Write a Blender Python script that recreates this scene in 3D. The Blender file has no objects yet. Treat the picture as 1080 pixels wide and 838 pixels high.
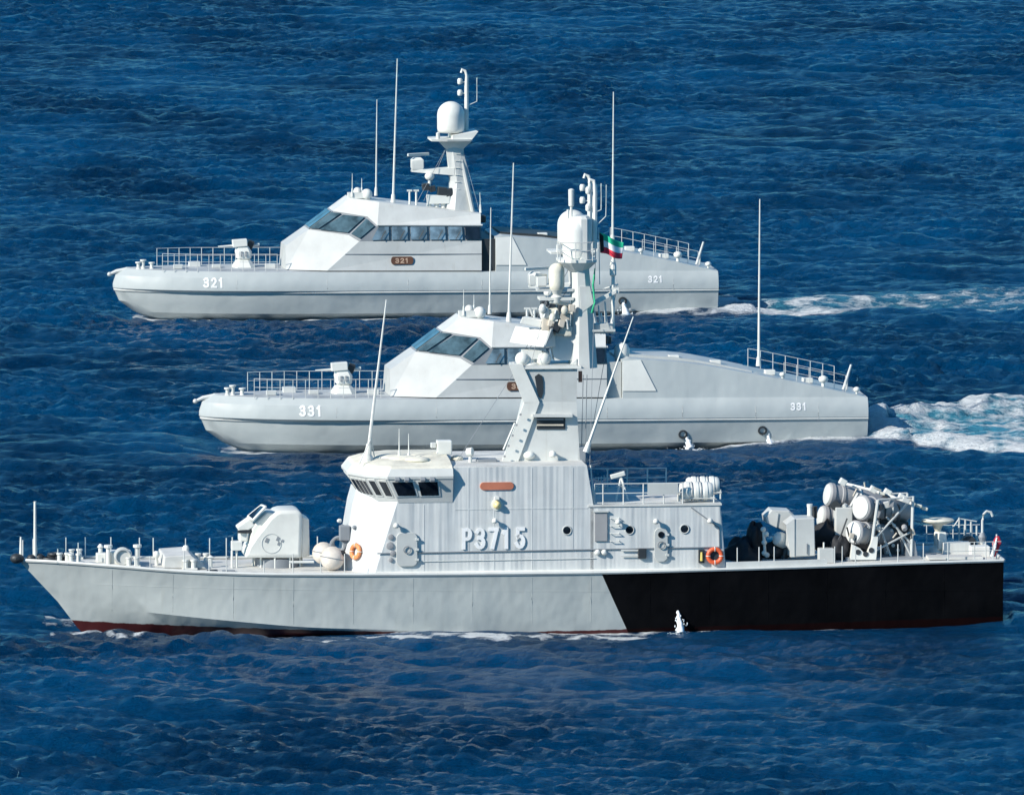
import bpy, bmesh, math, random
import numpy as np
from mathutils import Vector, Matrix
from mathutils.bvhtree import BVHTree
random.seed(7)
R = math.radians
sc = bpy.context.scene
C = sc.collection

# ------------------------------------------------------------------ camera, sky, sun, exposure
PITCH = R(5.8)
F = 13773.0                     # focal length in pixels of the 1080 px wide photograph
W0, H0 = 1080.0, 838.0
CAM = Vector((0, 0, 71.6))
cd = bpy.data.cameras.new('camera')
cam = bpy.data.objects.new('camera', cd); C.objects.link(cam)
cam.location = CAM; cam.rotation_euler = (math.pi/2 - PITCH, 0, 0)
cd.sensor_width = 36; cd.lens = 36*F/W0
cd.clip_start = 1; cd.clip_end = 80000
sc.camera = cam

SUN = Vector((-.70, -.50, .51)).normalized()      # towards the sun
world = bpy.data.worlds.new('World'); sc.world = world; world.use_nodes = True
wn = world.node_tree
sky = wn.nodes.new('ShaderNodeTexSky'); sky.sky_type = 'NISHITA'; sky.sun_disc = False
sky.sun_elevation = math.asin(SUN.z); sky.sun_rotation = math.atan2(SUN.x, SUN.y)
sky.air_density = 1.0; sky.dust_density = 0.1; sky.ozone_density = 4.0
tint = wn.nodes.new('ShaderNodeMix'); tint.data_type = 'RGBA'; tint.blend_type = 'MULTIPLY'; tint.inputs[0].default_value = 1
tint.inputs[7].default_value = (.36, .90, 1.12, 1)          # blue-teal tint added to the sky, colouring sea reflections and ship shade
wn.links.new(sky.outputs[0], tint.inputs[6]); wn.links.new(tint.outputs[2], wn.nodes['Background'].inputs[0])
wn.nodes['Background'].inputs[1].default_value = 0.085
sd = bpy.data.lights.new('sun', 'SUN'); sd.energy = 4.3; sd.angle = R(.5); sd.color = (1, .94, .84)
so = bpy.data.objects.new('sun', sd); C.objects.link(so)
so.rotation_euler = SUN.to_track_quat('Z', 'Y').to_euler()
sc.view_settings.view_transform = 'Standard'; sc.view_settings.look = 'None'
sc.view_settings.exposure = 0.52; sc.view_settings.gamma = 1

# ------------------------------------------------------------------ materials
def nmat(name):
    m = bpy.data.materials.new(name); m.use_nodes = True
    nt = m.node_tree; return m, nt, nt.nodes['Principled BSDF']
def N(nt, t, **k):
    n = nt.nodes.new(t)
    for a, v in k.items(): setattr(n, a, v)
    return n
def math_n(nt, op, a, b=None, clamp=False):
    n = N(nt, 'ShaderNodeMath', operation=op, use_clamp=clamp)
    for i, v in enumerate((a, b)):
        if v is None: continue
        if isinstance(v, (int, float)): n.inputs[i].default_value = v
        else: nt.links.new(v, n.inputs[i])
    return n.outputs[0]
def mix_n(nt, fac, c1, c2):
    n = N(nt, 'ShaderNodeMix', data_type='RGBA')
    for s, v in ((0, fac), (6, c1), (7, c2)):
        if isinstance(v, (int, float)): n.inputs[s].default_value = v
        elif isinstance(v, tuple): n.inputs[s].default_value = (*v, 1)
        else: nt.links.new(v, n.inputs[s])
    return n.outputs[2]
def noise_n(nt, scale, detail=4, vec=None, scl=None, rough=.55):
    n = N(nt, 'ShaderNodeTexNoise'); n.inputs['Scale'].default_value = scale
    n.inputs['Detail'].default_value = detail; n.inputs['Roughness'].default_value = rough
    tc = N(nt, 'ShaderNodeTexCoord')
    v = tc.outputs['Object']
    if scl:
        mp = N(nt, 'ShaderNodeMapping'); mp.inputs['Scale'].default_value = scl
        nt.links.new(v, mp.inputs[0]); v = mp.outputs[0]
    nt.links.new(v, n.inputs['Vector'])
    return n.outputs[0]
def ramp_n(nt, x, a, b):
    n = N(nt, 'ShaderNodeMapRange', clamp=True); nt.links.new(x, n.inputs[0])
    n.inputs[1].default_value = a; n.inputs[2].default_value = b
    return n.outputs[0]
def paint(name, col, rough=.45, var=.12, bump=.0, bscale=(1, 1, 1), bs=1.2, streak=.0, dirt=(.25, .2, .14)):
    m, nt, p = nmat(name)
    d = tuple(c*(1-var) for c in col)
    f = ramp_n(nt, noise_n(nt, .9, 6), .35, .65)
    c = mix_n(nt, f, d, tuple(min(1, c*(1+var*.35)) for c in col))
    if streak:
        s = ramp_n(nt, noise_n(nt, 1.0, 5, scl=(4, 4, .25), rough=.7), .58, .8)
        s = math_n(nt, 'MULTIPLY', s, streak)
        c = mix_n(nt, s, c, dirt)
        sp_ = math_n(nt, 'MULTIPLY', ramp_n(nt, noise_n(nt, 2.3, 8, scl=(1, 1, .5), rough=.75), .66, .78), streak*1.2)
        c = mix_n(nt, sp_, c, (.20, .11, .06))
    nt.links.new(c, p.inputs['Base Color'])
    p.inputs['Roughness'].default_value = rough
    if bump:
        b = N(nt, 'ShaderNodeBump'); b.inputs['Strength'].default_value = 1; b.inputs['Distance'].default_value = bump
        nt.links.new(noise_n(nt, bs, 2, scl=bscale), b.inputs['Height'])
        nt.links.new(b.outputs[0], p.inputs['Normal'])
    return m
GREY = (.505, .52, .505)
M = {}
M['grey'] = paint('grey_paint', GREY, var=.1, streak=.25)
M['plate'] = paint('buckled_plate', (.57, .588, .585), var=.07, bump=.10, bscale=(1.7, .3, .08), bs=1.0, streak=.10)
M['white'] = paint('white_paint', (.73, .73, .68), var=.1, streak=.15)
M['pale'] = paint('pale_grey_paint', (.60, .61, .585), var=.1, streak=.3)
M['cream'] = paint('cream_canvas', (.72, .69, .58), .8, var=.2, bump=.04, bs=2)
M['deck'] = paint('deck_paint', (.44, .47, .48), .7, var=.25, streak=.2)
M['decklight'] = paint('light_deck_paint', (.60, .60, .57), .7, var=.2, streak=.2)
M['dark'] = paint('dark_fittings', (.03, .035, .04), .5)
M['black'] = paint('black_paint', (.006, .006, .007), .5, var=.2)
M['ventgrey'] = paint('vent_grey', (.33, .33, .335), .6)
M['ball'] = paint('ball_fender_rubber', (.66, .60, .53), .6, var=.3)
M['midgrey'] = paint('mid_grey_paint', (.24, .26, .28), .5, streak=.3)
M['text'] = paint('white_lettering', (.85, .85, .84), .5, var=.06)
M['orange'] = paint('orange_plastic', (.75, .12, .04), .5, var=.1)
M['faded'] = paint('faded_orange_plastic', (.80, .28, .10), .6, var=.15)
M['plaque'] = paint('faded_red_plaque', (.50, .17, .10), .6, var=.2)
M['brown'] = paint('brown_plaque', (.12, .055, .03), .5, var=.2)
M['brownpale'] = paint('tan_plaque_digits', (.55, .38, .27), .5)
M['tan'] = paint('tan_equipment', (.60, .54, .45), .6, var=.25)
M['yellow'] = paint('yellow_paint', (.75, .60, .16), .5)
M['amber'] = paint('amber_lamp_glass', (.80, .66, .32), .3)
M['red'] = paint('red_cloth', (.55, .03, .05), .8)
M['green'] = paint('green_cord', (.03, .45, .22), .7)
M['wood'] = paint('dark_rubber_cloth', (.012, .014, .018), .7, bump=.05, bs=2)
def glassmat(name, col, rough=.06):
    m, nt, p = nmat(name)
    c = mix_n(nt, ramp_n(nt, noise_n(nt, 1.3, 4), .38, .62), tuple(x*.35 for x in col), col)  # mottled colour imitates uneven reflections in the panes
    nt.links.new(c, p.inputs['Base Color']); p.inputs['Roughness'].default_value = rough
    p.inputs['Metallic'].default_value = .35
    return m
M['glass'] = glassmat('dark_glass', (.02, .03, .045))
M['glassblue'] = glassmat('pale_blue_glass', (.34, .45, .50), .12)
M['glassmid'] = glassmat('windscreen_glass', (.13, .22, .25), .1)

# ------------------------------------------------------------------ mesh builder
class MB:
    def __init__(s): s.v = []; s.f = []
    def add(s, vs, fs):
        o = len(s.v); s.v += [tuple(v) for v in vs]; s.f += [tuple(i+o for i in f) for f in fs]; return s
    def box(s, x0, x1, y0, y1, z0, z1):
        vs = [(x, y, z) for z in (z0, z1) for y in (y0, y1) for x in (x0, x1)]
        return s.add(vs, [(0,1,3,2), (4,6,7,5), (0,4,5,1), (2,3,7,6), (0,2,6,4), (1,5,7,3)])
    def cbox(s, c, d, rz=0, ry=0, rx=0):
        m = Matrix.Rotation(rz, 4, 'Z') @ Matrix.Rotation(ry, 4, 'Y') @ Matrix.Rotation(rx, 4, 'X')
        c = Vector(c)
        vs = [c + m @ Vector((x*d[0]/2, y*d[1]/2, z*d[2]/2)) for z in (-1,1) for y in (-1,1) for x in (-1,1)]
        return s.add(vs, [(0,1,3,2), (4,6,7,5), (0,4,5,1), (2,3,7,6), (0,2,6,4), (1,5,7,3)])
    def loft(s, rings, cap0=True, cap1=True, closed=True):
        n = len(rings[0]); vs = [p for r in rings for p in r]; fs = []
        for i in range(len(rings)-1):
            for j in range(n if closed else n-1):
                k = (j+1) % n
                fs.append((i*n+j, i*n+k, (i+1)*n+k, (i+1)*n+j))
        if cap0: fs.append(tuple(range(n))[::-1])
        if cap1: fs.append(tuple((len(rings)-1)*n+i for i in range(n)))
        return s.add(vs, fs)
    def prism(s, xz, y0, y1, inset=0, chamfer=0):
        if not chamfer:
            return s.loft([[(x, y0, z) for x, z in xz], [(x, y1, z) for x, z in xz]])
        cx = sum(p[0] for p in xz)/len(xz); cz = sum(p[1] for p in xz)/len(xz)
        def sh(d):
            o = []
            for x, z in xz:
                l = math.hypot(x-cx, z-cz) or 1
                o.append((x-(x-cx)/l*d, z-(z-cz)/l*d))
            return o
        a = sh(chamfer)
        return s.loft([[(x, y0, z) for x, z in a], [(x, y0+chamfer, z) for x, z in xz],
                       [(x, y1-chamfer, z) for x, z in xz], [(x, y1, z) for x, z in a]])
    def tube(s, pts, r, n=8, cap=True):
        pts = [Vector(p) for p in pts]
        rs = r if isinstance(r, (list, tuple)) else [r]*len(pts)
        rings = []
        for i, p in enumerate(pts):
            t = (pts[min(i+1, len(pts)-1)] - pts[max(i-1, 0)]).normalized()
            u = t.orthogonal().normalized() if abs(t.z) > .99 else t.cross(Vector((0,0,1))).normalized()
            w = t.cross(u)
            rings.append([p + (u*math.cos(2*math.pi*k/n) + w*math.sin(2*math.pi*k/n))*rs[i] for k in range(n)])
        return s.loft(rings, cap, cap)
    def lathe(s, prof, c, n=20, axis=(0,0,1)):
        ax = Vector(axis).normalized()
        u = ax.orthogonal().normalized(); w = ax.cross(u); c = Vector(c)
        rings = [[c + ax*h + (u*math.cos(2*math.pi*k/n) + w*math.sin(2*math.pi*k/n))*max(r, 1e-3) for k in range(n)] for r, h in prof]
        return s.loft(rings)
    def ball(s, c, r, n=16, sz=None):
        m = 10; sz = sz or r
        return s.lathe([(r*math.sin(math.pi*i/m), -sz*math.cos(math.pi*i/m)) for i in range(m+1)], c, n)
    def dome(s, c, r, h, n=24):
        pr = [(r*.86, 0), (r*.97, .06*h)] + [(r, (h-r)*t) for t in (.25, .6, 1)]
        pr += [(r*math.cos(a), h-r+r*math.sin(a)) for a in (math.pi/2*i/8 for i in range(1, 9))]
        return s.lathe(pr, c, n)
    def torus(s, c, RR, r, nrm, n=28, m=8):
        ax = Vector(nrm).normalized(); u = ax.orthogonal().normalized(); w = ax.cross(u); c = Vector(c)
        vs = []; fs = []
        for i in range(n):
            a = 2*math.pi*i/n; d = u*math.cos(a)+w*math.sin(a)
            for j in range(m):
                b = 2*math.pi*j/m
                vs.append(c + d*(RR + r*math.cos(b)) + ax*r*math.sin(b))
        for i in range(n):
            for j in range(m):
                fs.append((i*m+j, ((i+1)%n)*m+j, ((i+1)%n)*m+(j+1)%m, i*m+(j+1)%m))
        return s.add(vs, fs)
    def quad(s, pts, off=(0,0,0), th=0):
        """flat plate of any outline, thickness th away from its face"""
        ps = [Vector(p) for p in pts]
        nr = (ps[1]-ps[0]).cross(ps[2]-ps[0]).normalized()
        o = Vector(off)
        a = [p+o for p in ps]
        if th == 0: return s.add(a, [tuple(range(len(a)))])
        return s.loft([[p-nr*th/2 for p in a], [p+nr*th/2 for p in a]])
    def mirror(s):
        o = len(s.v); n = len(s.f)
        s.v += [(x, -y, z) for x, y, z in s.v[:o]]
        s.f += [tuple(i+o for i in f)[::-1] for f in s.f[:n]]
        return s
    def mesh(s, name, org=(0,0,0)):
        me = bpy.data.meshes.new(name)
        me.from_pydata([(v[0]-org[0], v[1]-org[1], v[2]-org[2]) for v in s.v], [], s.f)
        bm = bmesh.new(); bm.from_mesh(me)
        bmesh.ops.recalc_face_normals(bm, faces=bm.faces); bm.to_mesh(me); bm.free()
        return me
    def build(s, name, mat, parent=None, org=(0,0,0), smooth=35, bev=0, label=None):
        me = s.mesh(name, org)
        me.materials.append(mat if not isinstance(mat, str) else M[mat])
        if smooth:
            me.polygons.foreach_set('use_smooth', [True]*len(me.polygons))
            me.set_sharp_from_angle(angle=R(smooth))
        o = bpy.data.objects.new(name, me); C.objects.link(o)
        if parent: o.parent = parent
        if bev:
            b = o.modifiers.new('bevel', 'BEVEL'); b.width = bev; b.segments = 2; b.limit_method = 'ANGLE'; b.angle_limit = R(40)
        if label: o['label'] = label
        return o
def tag(o, label, cat, group=None, kind=None):
    o['label'] = label; o['category'] = cat
    if group: o['group'] = group
    if kind: o['kind'] = kind
    return o

# ------------------------------------------------------------------ ship frames: measured sizes from the photograph
def ray(px, py):
    up = Vector((0, math.sin(PITCH), math.cos(PITCH))); fw = Vector((0, math.cos(PITCH), -math.sin(PITCH)))
    return (Vector((1,0,0))*(px-W0/2) + up*(H0/2-py) + fw*F).normalized()
class Frame:
    """ship axes: x aft from the bow, y away from the photographer's side, z up from the water"""
    def __init__(s, wl, ywl, bow, theta):
        s.th = R(theta)
        s.ax = Vector((math.cos(s.th), math.sin(s.th), 0)); s.ly = Vector((-math.sin(s.th), math.cos(s.th), 0))
        d = ray(*wl); w = CAM + d*(-CAM.z/d.z)
        s.o = w - s.ly*ywl
        x0 = s(bow[0], bow[1], 0)[0]
        s.o = s.o + s.ax*x0
    def __call__(s, px, py, y):
        d = ray(px, py)
        t = (y - (CAM-s.o).dot(s.ly))/d.dot(s.ly)
        p = CAM + d*t - s.o
        return Vector((p.dot(s.ax), y, p.z))
    def onplane(s, px, py, p0, p1, p2):
        n = (p1-p0).cross(p2-p0)
        a = s(px, py, 0); b = s(px, py, -3)
        t = (p0-a).dot(n)/(b-a).dot(n)
        return a + (b-a)*t
    def xz(s, pts, y): return [(p[0], p[2]) for p in (s(px, py, y) for px, py in pts)]
    def world(s, p): return s.o + s.ax*p[0] + s.ly*p[1] + Vector((0,0,p[2]))
    def root(s, name, p=(0,0,0)):
        e = bpy.data.objects.new(name, None); C.objects.link(e)
        e.location = s.world(p); e.rotation_euler = (0,0,s.th); e.empty_display_size = .5
        return e
FA = Frame((565, 662), -3.7, (20, 591), 6.0)
F1 = Frame((450, 331.5), -3.0, (119, 300), 7.3)
F2 = Frame((560, 470), -3.0, (210, 434), 7.3)

def interp(tab, x):
    xs = [t[0] for t in tab]; ys = [t[1] for t in tab]
    return float(np.interp(x, xs, ys))
def smooth_interp(tab, x):
    """monotone-ish cubic through a table"""
    n = len(tab)
    if x <= tab[0][0]: return tab[0][1]
    if x >= tab[-1][0]: return tab[-1][1]
    for i in range(n-1):
        if x <= tab[i+1][0]: break
    x0, y0 = tab[i]; x1, y1 = tab[i+1]; h = x1-x0
    def sl(j):
        if j == 0: return (tab[1][1]-tab[0][1])/(tab[1][0]-tab[0][0])
        if j == n-1: return (tab[-1][1]-tab[-2][1])/(tab[-1][0]-tab[-2][0])
        return (tab[j+1][1]-tab[j-1][1])/(tab[j+1][0]-tab[j-1][0])
    t = (x-x0)/h
    return (2*t**3-3*t*t+1)*y0 + (t**3-2*t*t+t)*h*sl(i) + (-2*t**3+3*t*t)*y1 + (t**3-t*t)*h*sl(i+1)

def arc(cx, cy, rx, ry, a0, a1, n=9):
    return [(cx+rx*math.cos(R(a0+(a1-a0)*k/n)), cy+ry*math.sin(R(a0+(a1-a0)*k/n))) for k in range(n+1)]
GLYPH = {'P': [[(0,0),(0,1)], [(0,1),(.28,1)]+arc(.28,.74,.27,.26,80,-80)+[(.28,.48),(0,.48)]],
         '3': [arc(.25,.76,.26,.24,155,-80)+[(.16,.525)], [(.16,.523)]+arc(.25,.265,.30,.265,85,-155)],
         '7': [[(0,1),(.56,1)], [(.53,.98),(.20,0)]],
         '1': [[(.30,1),(.30,0)], [(.07,.80),(.26,.965)]],
         '5': [[(.52,1),(.09,1),(.05,.53)]+arc(.25,.31,.30,.31,125,-155)],
         '2': [arc(.27,.72,.27,.28,165,-25)+[(.03,.05)], [(.0,.0),(.56,.0)]]}
def text_mesh(txt, height, width, y, x0, z0, depth=.0, bold=.17, bvh=None, gap=.012):
    """stroked letters standing on a ship side: x right, z up, facing -y; wrapped onto bvh when given"""
    m = MB(); cell = width/(len(txt)-.22); gw = cell*.78; w = bold*height
    for i, ch in enumerate(txt):
        for s_, pl in enumerate(GLYPH[ch]):
            P = [(x0+i*cell+w/2+u/.56*(gw-w), z0+w/2+v*(height-w)) for u, v in pl]
            P = [(p[0]+(q[0]-p[0])*k/5, p[1]+(q[1]-p[1])*k/5) for p, q in zip(P, P[1:]) for k in range(5)] + [P[-1]] if len(P) == 2 or True else P
            if ch == '1': P = [(p[0]-.08*gw, p[1]) for p in P]
            L_, R_ = [], []
            for k, p in enumerate(P):
                def dr(q, r):
                    l = math.hypot(r[0]-q[0], r[1]-q[1]) or 1; return ((r[0]-q[0])/l, (r[1]-q[1])/l)
                d1_ = dr(P[k-1], p) if k else dr(p, P[1]); d2_ = dr(p, P[k+1]) if k < len(P)-1 else d1_
                n1_ = (-d1_[1], d1_[0]); n2_ = (-d2_[1], d2_[0]); nn = (n1_[0]+n2_[0], n1_[1]+n2_[1])
                q = 2/max(.5, (nn[0]**2+nn[1]**2)); o = (nn[0]*q*w/2, nn[1]*q*w/2)
                e = -w/2 if k == 0 else (w/2 if k == len(P)-1 else 0); c = (p[0]+d1_[0]*e, p[1]+d1_[1]*e)
                L_.append((c[0]+o[0], c[1]+o[1])); R_.append((c[0]-o[0], c[1]-o[1]))
            def on(p):
                yy = y
                if bvh:
                    h = bvh.ray_cast(Vector((p[0], -20, p[1])), Vector((0,1,0)))
                    if h[0] is not None: yy = h[0].y
                return yy - gap - .002*s_
            if depth:
                m.loft([[(l[0], on(l), l[1]), (r_[0], on(r_), r_[1]), (r_[0], on(r_)-depth, r_[1]), (l[0], on(l)-depth, l[1])] for l, r_ in zip(L_, R_)])
            else:
                m.loft([[(l[0], on(l), l[1]), (r_[0], on(r_), r_[1])] for l, r_ in zip(L_, R_)], closed=False, cap0=False, cap1=False)
    return m.mesh('lettering')
def text_obj(me, name, mat, parent):
    me.materials.clear(); me.materials.append(M[mat])
    o = bpy.data.objects.new(name, me); C.objects.link(o); o.parent = parent
    return o
def bvh_of(o):
    return BVHTree.FromPolygons([v.co.copy() for v in o.data.vertices], [tuple(p.vertices) for p in o.data.polygons])
def whip(p, q, parent, r=.05, name='whip_antenna', base=True):
    m = MB(); p = Vector(p); q = Vector(q); d = q-p
    m.tube([p, p+d*.5, q], [r, r*.7, r*.38], 7)
    if base: m.tube([p-d.normalized()*.02, p+d.normalized()*.45], [r*2, r*1.4], 10)
    return m.build(name, 'white', parent)
def railing(pts, h, parent, bars=2, r=.028, name='railing', posts=True, mat='pale'):
    """pts: post feet; bars run between neighbouring posts"""
    m = MB(); pts = [Vector(p) for p in pts]; upv = Vector((0,0,1))
    for p in pts: m.tube([p - upv*.04, p+upv*h], r, 6)
    for b in range(bars):
        z = h*(1 - b*.45)
        m.tube([p+upv*(z-.01) for p in pts], r*.8, 6)
    return m.build(name, mat, parent)

# ------------------------------------------------------------------ hull shapes (half breadths are also used by the foam on the water)
LA = FA(1058, 592, -3.5)[0]
LB = 0.5*(F1(755.5, 290, -3.0)[0] + F2(918.5, 430, -3.0)[0])
def hbA(x):
    return smooth_interp([(0, .06), (1.5, .75), (4, 1.75), (8, 2.85), (12, 3.5), (17, 3.95), (24, 4.1), (34, 4.05), (LA, 3.7)], x)
def hbA_wl(x):
    return smooth_interp([(2.6, .0), (5, .8), (9, 2.0), (13, 2.9), (18, 3.5), (26, 3.75), (34, 3.7), (LA, 3.45)], x)
def hbB(x):
    if x <= 0: return .05
    t = min(1, x/11.0)
    return .05 + 3.15*(1-(1-t)**2.1)**.62 * (1 - .06*max(0, (x-22)/13))

# ------------------------------------------------------------------ sea: one sheet, dense swell near the ships, coarse out to the horizon
def make_sea():
    nx, ny, dx, dy = 720, 2000, .16, .276
    rng = np.random.default_rng(11)
    kx = np.fft.fftfreq(nx, dx)*2*np.pi; ky = np.fft.fftfreq(ny, dy)*2*np.pi
    KX, KY = np.meshgrid(kx, ky); K = np.hypot(KX, KY); K[0,0] = 1
    def field(Lp, wd, spread, cut, P_=3.4):
        c = (KX*wd[0] + KY*wd[1])/K
        P = np.exp(-1/(K*Lp)**2)/K**P_*np.abs(c)**spread*np.exp(-(K*cut)**2); P[0,0] = 0
        A = np.sqrt(P)*(rng.normal(size=K.shape)+1j*rng.normal(size=K.shape))
        return A
    A = field(.62, (.2, -.98), 1.2, .06, 2.8)
    h = np.fft.ifft2(A).real; s1 = SEA_RMS/h.std()
    A2 = field(1.6, (-.25, -.97), 4, .2)
    h2 = np.fft.ifft2(A2).real; s2 = .16/h2.std()
    gust = np.fft.ifft2(A0 := np.exp(-(K*5.0)**2)*(rng.normal(size=K.shape)+1j*rng.normal(size=K.shape))).real
    gust = np.clip(.9 + .34*gust/gust.std(), .25, 1.9)
    B1_, B2_ = A*s1, A2*s2
    tf = lambda f: np.fft.ifft2(f*B1_).real*gust + np.fft.ifft2(f*B2_).real
    h = tf(1); cx = tf(-1j*KX/K); cy = tf(-1j*KY/K)
    x = (np.arange(nx)-nx/2)*dx; y = 512 + np.arange(ny)*dy
    lam = .6
    jac = np.gradient(cx, dx, axis=1) + np.gradient(cy, dy, axis=0)
    X, Y = np.meshgrid(x, y)
    foam = np.zeros_like(h); aer = np.zeros_like(h); lift = np.zeros_like(h)
    jm = -jac*(1+.0*h); q0 = np.quantile(jm, .9975); cap = np.clip((jm-q0)/(.12*abs(q0)), 0, 1)*.85
    foam = np.maximum(foam, cap)
    lown = np.fft.ifft2(field(.55, (1, 0), 0, .1)).real; lown /= lown.std()
    sm = lambda v, a, b: np.clip((v-a)/(b-a), 0, 1)**2*(3-2*np.clip((v-a)/(b-a), 0, 1))
    for fr, L, kind in ((FA, LA, 0), (F1, LB, 1), (F2, LB, 2)):
        lx = (X-fr.o.x)*fr.ax.x + (Y-fr.o.y)*fr.ax.y
        ly = (X-fr.o.x)*fr.ly.x + (Y-fr.o.y)*fr.ly.y
        tab = np.linspace(0, L, 60)
        hv = np.array([(hbA_wl(t) if kind == 0 else hbB(t)*.86) for t in tab])
        hb = np.interp(lx, tab, hv)
        d = np.abs(ly) - hb
        along = (lx > 1.2) & (lx < L)
        # calm the water right at the hull and take it off the inside
        near = np.exp(-np.clip(d, 0, None)/2.2)*((lx > -1) & (lx < L+.5))
        h = h*(1-.75*near)
        if kind == 0:
            lift -= .24*np.exp(-np.clip(d,0,None)/3.5)*sm(lx, -1, 3)*(1-sm(lx, L-4, L+1))
            lift -= .42*np.exp(-((lx-7)/6.5)**2)*np.exp(-np.clip(d,0,None)/2.5)
            lift += .12*np.exp(-((lx-20)/3.0)**2)*np.exp(-np.clip(d,0,None)/1.5)
            f = 1.15*np.exp(-np.clip(d,0,None)/.8)*along
            amp = np.interp(lx, [1, 3, 6, 10, 15, 18, 20, 23.5, 24.5, 27.5, 29, 33, 45], [.3, .55, .6, .7, .6, 1.15, 1.15, .75, 1.2, 1.15, .95, .5, .2])
            foam = np.maximum(foam, f*amp*(.75+.35*lown))
            f2 = 1.8*np.exp(-((d-2.0-.6*lown)/1.3)**2)*along*np.interp(lx, [4, 8, 12, 17, 20, 24, 26, 29, 31], [.5, .75, .5, .7, 1.0, .55, 1.1, .8, .1])
            foam = np.maximum(foam, f2*(.6+.4*lown))
            ast = lx - L
            w = 3.2 + .14*np.clip(ast, 0, None)
            body = sm(ast, -.2, .8)*(1-sm(np.abs(ly), w*.8, w*1.15))
            aer = np.maximum(aer, body*.85); foam = np.maximum(foam, body*.42)
            lift += .1*body
        else:
            big = 1.0 if kind == 2 else .55
            lift -= (.48 if kind == 2 else .34)*np.exp(-np.clip(d,0,None)/3.0)*sm(lx, -2, 1)*(1-sm(lx, L*.75, L*.95))
            x0 = L*(.74 if kind == 2 else .84)
            grow = np.clip((lx-x0)/(L-x0), 0, None)
            # thin line of foam along the whole side
            amp = np.interp(lx/L, [.05, .1, .2, .3, .42, .55, .7, .8, 1], [.7, 1.2, 1.0, .8, .95, 1.15, 1.0, .9, 1.1])
            foam = np.maximum(foam, 1.2*np.exp(-np.clip(d,0,None)/.8)*along*amp*(.8+.3*lown))
            # side wash growing towards the stern
            wd = .4 + (2.6 if kind == 2 else 2.4)*np.clip(grow, 0, 1)
            f = sm(lx, x0, x0+2)*np.exp(-(np.clip(d-.1,0,None)/wd)**2)*(lx < L+2)
            foam = np.maximum(foam, f*1.15*(.85+.2*lown))
            lift += .28*big*f*(d > -.3)
            ast = np.clip(lx-L, 0, None)
            on = sm(lx-L, -.3, .7)
            w = (3.3 + .80*ast) if kind == 2 else (2.9 + .16*ast)
            r = ly/w
            body = on*(1-sm(np.abs(r), .82, 1.08))
            if kind == 2:
                edge = on*np.exp(-((np.abs(r)-.86)/.30)**2)
                mid = on*np.exp(-(ly/1.6)**2)*np.exp(-ast/9)
                lift += (.95*edge*(ly > 0)+.25*edge*(ly <= 0)+.45*body)*(1-np.exp(-ast/.9))*np.exp(-ast/16)*(1+.05*lown) + .75*mid*np.exp(-ast/3)
                foam = np.maximum(foam, edge*(1.02+.25*lown)); foam = np.maximum(foam, body*(.56+.2*lown)); foam = np.maximum(foam, mid*.8); foam = np.maximum(foam, body*.82*np.exp(-ast/2.5))
                aer = np.maximum(aer, body)
            else:
                fade = np.exp(-ast/34)
                edge = on*np.exp(-((r+.78)/.42)**2)*np.interp(ast, [0, 5, 7, 60], [1.25, 1.2, .75, .6]) 
                edge2 = on*np.exp(-((r-.55)/.30)**2)*np.interp(ast, [0, 1, 6, 60], [1.0, 1.0, 1.2, 1.1])
                lift += (.16*edge*(1-np.exp(-ast/4)) + .10*edge2)*np.exp(-ast/10)
                foam = np.maximum(foam, edge*(1+.2*lown)); foam = np.maximum(foam, edge2*(.78+.3*lown)*fade)
                foam = np.maximum(foam, body*(.66+.2*lown)*fade); aer = np.maximum(aer, body*.6*fade)
    foam = np.clip(foam, 0, 1.2)
    # fine chop where the water is churned
    ch = np.fft.ifft2(field(.12, (1,0), 0, .05)).real; ch /= ch.std()
    z = h + lift + .012*ch*np.clip(foam, 0, 1)
    def fade1(n, m):
        a = np.ones(n); t = np.linspace(0, 1, m); a[:m] = t*t*(3-2*t); a[-m:] = a[:m][::-1]; return a
    fd = fade1(ny, 30)[:, None]*fade1(nx, 40)[None, :]
    z *= fd
    Xd = X + lam*cx*fd; Yd = Y + lam*cy*fd
    # extend with coarse cells
    def ext(a, lo, hi):
        st = a[1]-a[0]; l = []; p = a[0]; s = st
        while p > lo: s *= 1.5; p -= s; l.append(p)
        r_ = []; p = a[-1]; s = st
        while p < hi: s *= 1.5; p += s; r_.append(p)
        return np.array(l[::-1]), np.array(r_)
    xl, xr = ext(x, -30000, 30000); yl, yr = ext(y, -8000, 60000)
    xs = np.concatenate([xl, x, xr]); ys = np.concatenate([yl, y, yr])
    GX, GY = np.meshgrid(xs, ys)
    Z = np.zeros_like(GX); FO = np.zeros_like(GX); AE = np.zeros_like(GX)
    j0, i0 = len(yl), len(xl)
    GX[j0:j0+ny, i0:i0+nx] = Xd; GY[j0:j0+ny, i0:i0+nx] = Yd
    Z[j0:j0+ny, i0:i0+nx] = z; FO[j0:j0+ny, i0:i0+nx] = foam*fd; AE[j0:j0+ny, i0:i0+nx] = aer*fd
    MX, MY = len(xs), len(ys)
    me = bpy.data.meshes.new('sea')
    nv = MX*MY
    me.vertices.add(nv)
    me.vertices.foreach_set('co', np.stack([GX, GY, Z], -1).astype(np.float32).ravel())
    idx = np.arange(nv).reshape(MY, MX)
    q = np.stack([idx[:-1,:-1], idx[:-1,1:], idx[1:,1:], idx[1:,:-1]], -1).reshape(-1, 4)
    me.loops.add(q.size); me.loops.foreach_set('vertex_index', q.ravel().astype(np.int32))
    me.polygons.add(len(q)); me.polygons.foreach_set('loop_start', (np.arange(len(q))*4).astype(np.int32))
    me.polygons.foreach_set('loop_total', np.full(len(q), 4, np.int32))
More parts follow.
